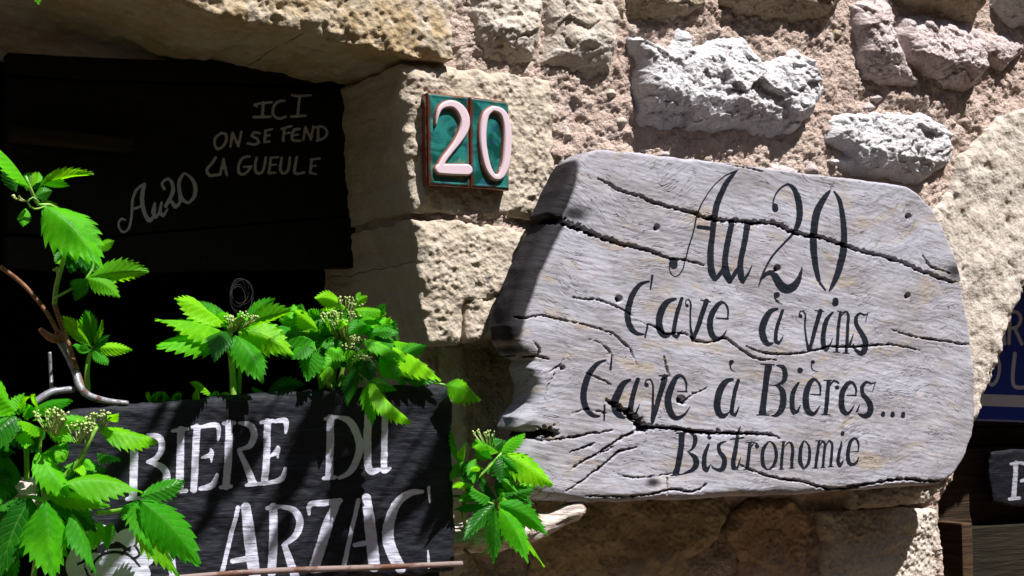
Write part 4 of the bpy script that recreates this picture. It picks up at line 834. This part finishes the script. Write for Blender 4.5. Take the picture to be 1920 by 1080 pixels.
# left centre shoot
Cs = thing('creeper_shoot', 'creeper shoot with broad leaves rising above the left half of the slate plaque', 'vine', G)
stem(Cs, [(438,752,.09),(436,700,.09),(432,650,.10),(430,612,.11)], .0050, .0035); stem(Cs, [(446,752,.08),(449,700,.09),(451,655,.10),(450,625,.11)], .0038, .0024)
stem(Cs, [(434,672,.10),(424,655,.11),(408,646,.12)], .0022); stem(Cs, [(430,612,.11),(440,600,.12),(452,596,.12)], .002); stem(Cs, [(431,630,.11),(433,608,.12),(430,590,.12)], .004, .001)
leaf(Cs, (428,626), (286,612), 62, .12, .14, 1, 25, .10); leaf(Cs, (426,612), (332,556), 58, .11, .12, 1, 20, .08); leaf(Cs, (426,632), (290,659), 54, .12, .15, 0, 20, .04)
leaf(Cs, (424,622), (402,684), 54, .14, .18, 2, 0, .22); leaf(Cs, (440,628), (494,716), 60, .13, .17, 0, -12, .12); leaf(Cs, (446,622), (550,668), 66, .12, .15, 1, 18, .12)
leaf(Cs, (455,612), (516,561), 26, .11, .12, 0, 30); leaf(Cs, (458,612), (556,588), 38, .11, .13, 1, 45, .05); leaf(Cs, (430,605), (425,585), 16, .12, .12, 1)
leaf(Cs, (432,600), (360,570), 34, .09, .09, 0)
buds(Cs, 455, 597, .125, 22, 44, (437,622,.11)); buds(Cs, 428, 600, .13, 8, 10, (433,622,.11))
# centre shoot
Ds = thing('creeper_shoot', 'dense leafy creeper shoot with bud clusters over the top right of the slate plaque', 'vine', G)
for p in [[(620,752,.09),(626,700,.09),(632,650,.10),(640,600,.11),(650,580,.12)],[(630,752,.08),(640,700,.09),(655,650,.10),(672,610,.11)],[(606,745,.10),(598,700,.10),(585,665,.12),(578,646,.12)],[(626,740,.11),(600,690,.12),(588,650,.13)],[(640,740,.09),(668,700,.11),(690,690,.13)]]: stem(Ds, p, .0042, .0022)
stem(Ds, [(650,690,.12),(680,705,.15),(690,720,.16)], .0022); stem(Ds, [(690,650,.11),(720,680,.12),(760,705,.13),(835,722,.14)], .0024, .0016)
DL = [((650,580),(587,560),30,1,.12),((655,578),(690,556),22,1,.12),((658,584),(724,590),30,1,.12),((668,562),(676,548),10,1,.13),
 ((588,640),(500,640),54,2,.12),((586,632),(520,600),44,1,.11),((584,650),(576,716),46,2,.14),((590,640),(548,672),40,0,.13),((600,620),(548,585),36,1,.12),((604,620),(580,580),34,0,.11),
 ((640,620),(575,612),46,0,.12),((640,618),(600,580),36,1,.11),((650,620),(705,600),40,0,.11),((690,640),(742,612),36,0,.11),((690,636),(832,708),76,1,.14),((680,640),(760,680),52,0,.15),
 ((660,650),(700,720),44,2,.14),((650,655),(608,690),44,0,.13),((640,660),(690,660),50,1,.13),((700,640),(735,655),34,2,.13),((670,690),(650,762),40,2,.17),((690,718),(697,798),38,0,.175),((694,718),(768,796),66,1,.18),((692,716),(742,732),34,0,.17),
 ((750,700),(818,718),34,2,.12),((836,722),(900,752),60,1,.15),((690,610),(655,628),30,0,.13),((620,640),(595,690),36,2,.12),((712,668),(745,712),40,0,.14),((705,690),(770,700),36,1,.13),
 ((560,640),(530,672),30,2,.10),((575,600),(560,572),24,0,.1),((700,600),(725,570),18,0,.11),((735,640),(770,650),22,1,.12),((630,600),(650,612),24,1,.13),((610,650),(650,680),40,0,.13),((660,630),(650,590),30,0,.10)]
for b, t, w_, k, wd in DL: leaf(Ds, b, t, w_, wd, wd+rng.uniform(-.005,.03), k, arch=rng.uniform(.04,.14))
for x, y, wd, r_ in [(650,562,.13,13),(668,570,.13,12),(622,592,.135,16),(632,606,.135,14),(660,592,.13,12),(665,640,.14,16),(655,652,.14,12),(676,672,.15,14),(684,664,.14,12),(690,676,.15,9)]: buds(Ds, x, y, wd, r_, int(r_*1.4), (645,650,.11))
# right lower shoot
Es = thing('creeper_shoot', 'creeper shoot hanging between the slate plaque and the wooden sign', 'vine', G)
stem(Es, [(880,1010,.10),(868,960,.11),(880,915,.12),(915,878,.13),(940,850,.13)], .0030, .0020); stem(Es, [(850,930,.10),(890,935,.13),(925,945,.15)], .0022); stem(Es, [(905,1040,.12),(925,1020,.12),(935,960,.14)], .0024, .0018)
stem(Es, [(870,1030,.09),(890,1050,.09),(912,1085,.09)], .0024, .0024, m_bark, 'woody_stem')
EL = [((866,872),(850,806),30,0,.12),((868,868),(872,830),26,1,.12),((890,862),(866,894),26,2,.14),((893,860),(886,908),28,0,.14),((912,850),(888,826),26,0,.12),((938,850),(984,812),30,0,.13),((948,852),(1036,912),64,1,.15),((944,858),(985,905),46,0,.15),((942,856),(938,905),34,2,.15),((935,848),(884,842),30,1,.13),((930,842),(922,815),22,0,.12),
 ((868,860),(846,905),24,0,.12),((928,940),(872,918),40,2,.14),((930,945),(872,1012),34,2,.15),((930,938),(1002,918),48,2,.14),((936,944),(1024,1004),52,0,.16),((926,952),(924,1058),36,2,.16),((936,952),(986,1058),50,0,.16),((942,965),(1026,1060),36,1,.15),((932,936),(900,896),34,2,.13),((934,936),(945,892),30,2,.13),((925,942),(850,960),30,2,.12),((900,930),(862,940),24,0,.12),((868,900),(880,880),22,2,.11)]
for b, t, w_, k, wd in EL: leaf(Es, b, t, w_, wd, wd+rng.uniform(0,.03), k, arch=rng.uniform(.04,.12))
buds(Es, 905, 814, .13, 18, 24, (920,850,.12))
# bottom left cluster
Fs = thing('creeper_shoot', 'large creeper cluster in the bottom left corner over the slate plaque', 'vine', G)
for p in [[(60,1100,.12),(75,1000,.13),(84,950,.15),(78,905,.16),(72,860,.17)],[(40,935,.15),(62,932,.16),(84,940,.17)],[(88,935,.17),(110,905,.18),(150,860,.19),(166,830,.20),(182,800,.20)],[(182,962,.16),(220,958,.18),(256,948,.20)],[(72,860,.16),(75,820,.17),(85,795,.18)],[(50,900,.15),(48,830,.15),(35,785,.16)],[(92,930,.17),(90,900,.18),(70,870,.18)]]: stem(Fs, p, .0034, .0022)
FL = [((32,776),(-24,716),62,0,.16),((38,772),(54,742),20,1,.16),((52,776),(136,752),34,0,.15),((30,780),(-24,838),66,2,.17),((34,784),(-10,800),40,0,.16),((84,808),(34,796),34,1,.18),((88,812),(156,792),36,1,.18),((188,806),(294,830),56,1,.20),((186,798),(108,786),24,1,.19),((70,846),(128,930),62,0,.18),((72,850),(62,806),34,2,.17),
 ((118,905),(264,932),70,1,.21),((130,900),(200,880),50,2,.18),((86,930),(206,954),36,1,.19),((58,934),(-2,1086),72,2,.18),((86,938),(104,1090),78,0,.20),((92,934),(180,1000),40,2,.18),((134,960),(176,1082),48,0,.20),((254,936),(286,1042),56,0,.21),((262,938),(374,1062),84,0,.22),((262,942),(338,1082),60,1,.21),((252,940),(230,976),30,2,.20),((262,932),(346,902),44,2,.19),
 ((0,870),(-20,960),60,2,.15),((40,900),(-16,860),50,2,.14),((60,930),(-10,920),40,2,.13),((160,905),(100,878),34,2,.16),((205,790),(222,776),18,1,.20),((36,800),(60,850),44,2,.14),((10,1000),(30,1090),50,2,.14)]
for b, t, w_, k, wd in FL: leaf(Fs, b, t, w_, wd, wd+rng.uniform(.0,.03), k, arch=rng.uniform(.05,.14))
for x, y, r_ in [(96,778,22),(108,786,14),(150,800,20),(176,786,14),(192,780,12),(165,808,12)]: buds(Fs, x, y, .20, r_, int(r_*1.6), (x-4, y+34, .19))
# low growth just behind the top edge of the plaque
Gs = thing('creeper_seedlings', 'low bright leaves peeping over the top edge of the slate plaque', 'vine')
for i in range(26):
    x = rng.choice([rng.uniform(282,345), rng.uniform(370,420), rng.uniform(282,345)]); y = 760-(x-280)*.045
    leaf(Gs, (x, y), (x+rng.uniform(-16,16), y-rng.uniform(14,26)), rng.uniform(10,18), .085, .10, rng.choice([0,1,1]))
leaf(Gs, (400,745), (358,716), 20, .09, .10, 1); leaf(Gs, (500,738), (575,722), 34, .08, .09, 2, 50, .03); leaf(Gs, (500,738), (470,728), 24, .08, .09, 2)
tp = thing('hanging_creeper', 'creeper hanging from above, only a tiny leaf tip showing at the top left', 'vine'); leaf(tp, (66,-40), (73,9), 26, .06, .06, 1)
def above(px, py, t): return P3(px, py, .13)+SUN_TO*t
def overleaf(p, q, wpx, k, t=.95):
    B, T = above(*p, t), above(*q, t+rng.uniform(-.04,.04)); ax = T-B; L = np.linalg.norm(ax); ax /= L
    n = SUN_TO+np.array([rng.uniform(-.3,.3) for _ in range(3)]); n -= ax*(n@ax); n /= np.linalg.norm(n); sv = np.cross(ax, n); W = wpx*.0004; V = []; F = []
    for i in range(25):
        s_ = i/24; b_ = 2.95*s_**.7*(1-s_)**.88+.15*((s_*9) % 1)*(s_ < .95)
        for j in (-1, 0, 1): V.append(B+ax*L*s_+sv*W*b_*j-n*W*.3*abs(j)*b_)
    F = [[i*3+j, i*3+j+1, i*3+j+4, i*3+j+3] for i in range(24) for j in (0, 1)]
    me = mkmesh('leaf', np.array(V), np.array(F)); at = me.attributes.new('lu', 'FLOAT', 'POINT'); newobj('leaf', me, m_leaf[k], tp)
ro = random.Random(21)
for i in range(32):
    x = ro.uniform(240, 900); y = ro.uniform(690, 990); L = ro.uniform(110, 230); a = ro.uniform(.55, .85)
    if ro.random() < .25 and x < 420: continue
    overleaf((x, y), (x-L*a*.8, y+L*.8), ro.uniform(14, 36), 2, ro.uniform(1.02, 1.25))
for i in range(12):
    x = ro.uniform(420, 900); pts = [above(x+40-q*32, 660+q*50, 1.05+.02*q) for q in range(8)]
    tube('stem', pts, [.0022]*8, m_bark, tp, seg=6, step=.03)
def filler(par, cx, cy, rx, ry, n, wd, seed, ks=(0, 0, 1, 2, 2)):
    rf = random.Random(seed)
    for i in range(n):
        a = rf.uniform(0, 6.283); q = rf.uniform(.1, .8); bx, by = cx+rx*q*math.cos(a), cy+ry*q*math.sin(a)
        L = rf.uniform(28, 58); d = a+rf.uniform(-.9, .9)
        leaf(par, (bx, by), (bx+L*math.cos(d), by+L*math.sin(d)*.8+rf.uniform(0, 18)), L*rf.uniform(.48, .68), wd+rf.uniform(-.02, .02), wd+rf.uniform(-.02, .04), rf.choice(ks), arch=rf.uniform(.03, .14))
filler(Ds, 655, 640, 100, 52, 34, .115, 1); filler(Es, 915, 900, 60, 85, 16, .125, 2, (0, 2, 2)); filler(Fs, 60, 900, 80, 110, 22, .145, 3, (0, 2, 2)); filler(Fs, 150, 850, 70, 50, 9, .165, 4); filler(Cs, 440, 622, 46, 26, 7, .10, 5, (0, 2)); filler(Fs, 60, 790, 70, 25, 9, .16, 6, (0, 1)); filler(Ds, 560, 620, 50, 34, 10, .105, 8); filler(As_ if False else A, 150, 460, 26, 60, 7, .09, 7, (2, 2, 1)); filler(Ds, 745, 670, 40, 30, 7, .12, 9); filler(Cs, 400, 612, 70, 26, 9, .09, 12, (0, 1, 2)); filler(Fs, 190, 960, 90, 60, 8, .17, 13, (0, 2)); filler(Es, 915, 900, 60, 85, 8, .14, 14, (0, 1)); filler(A, 60, 370, 40, 40, 5, .10, 15, (0, 2))
# timber planter holding the plants, hidden behind the plaque
pb = thing('window_box', 'old timber window box standing behind the slate plaque', 'planter')
x0 = float(wallpt(180, 900, .05)[0]); x1 = float(wallpt(780, 900, .02)[0])
zt = float(wallpt(500, 790, .06)[1]); 
box('side_board', x0, x1, -.095, -.075, zt-.24, zt, m_dark2, pb); box('side_board', x0, x1, .02, .04, zt-.24, zt, m_dark2, pb)
box('end_board', x0+.001, x0+.021, -.0745, .0195, zt-.24, zt-.002, m_dark2, pb); box('end_board', x1-.021, x1-.001, -.0745, .0195, zt-.24, zt-.002, m_dark2, pb)
so_ = box('soil', x0+.0215, x1-.0215, -.0745, .0195, zt-.22, zt-.01, m_dark, pb)
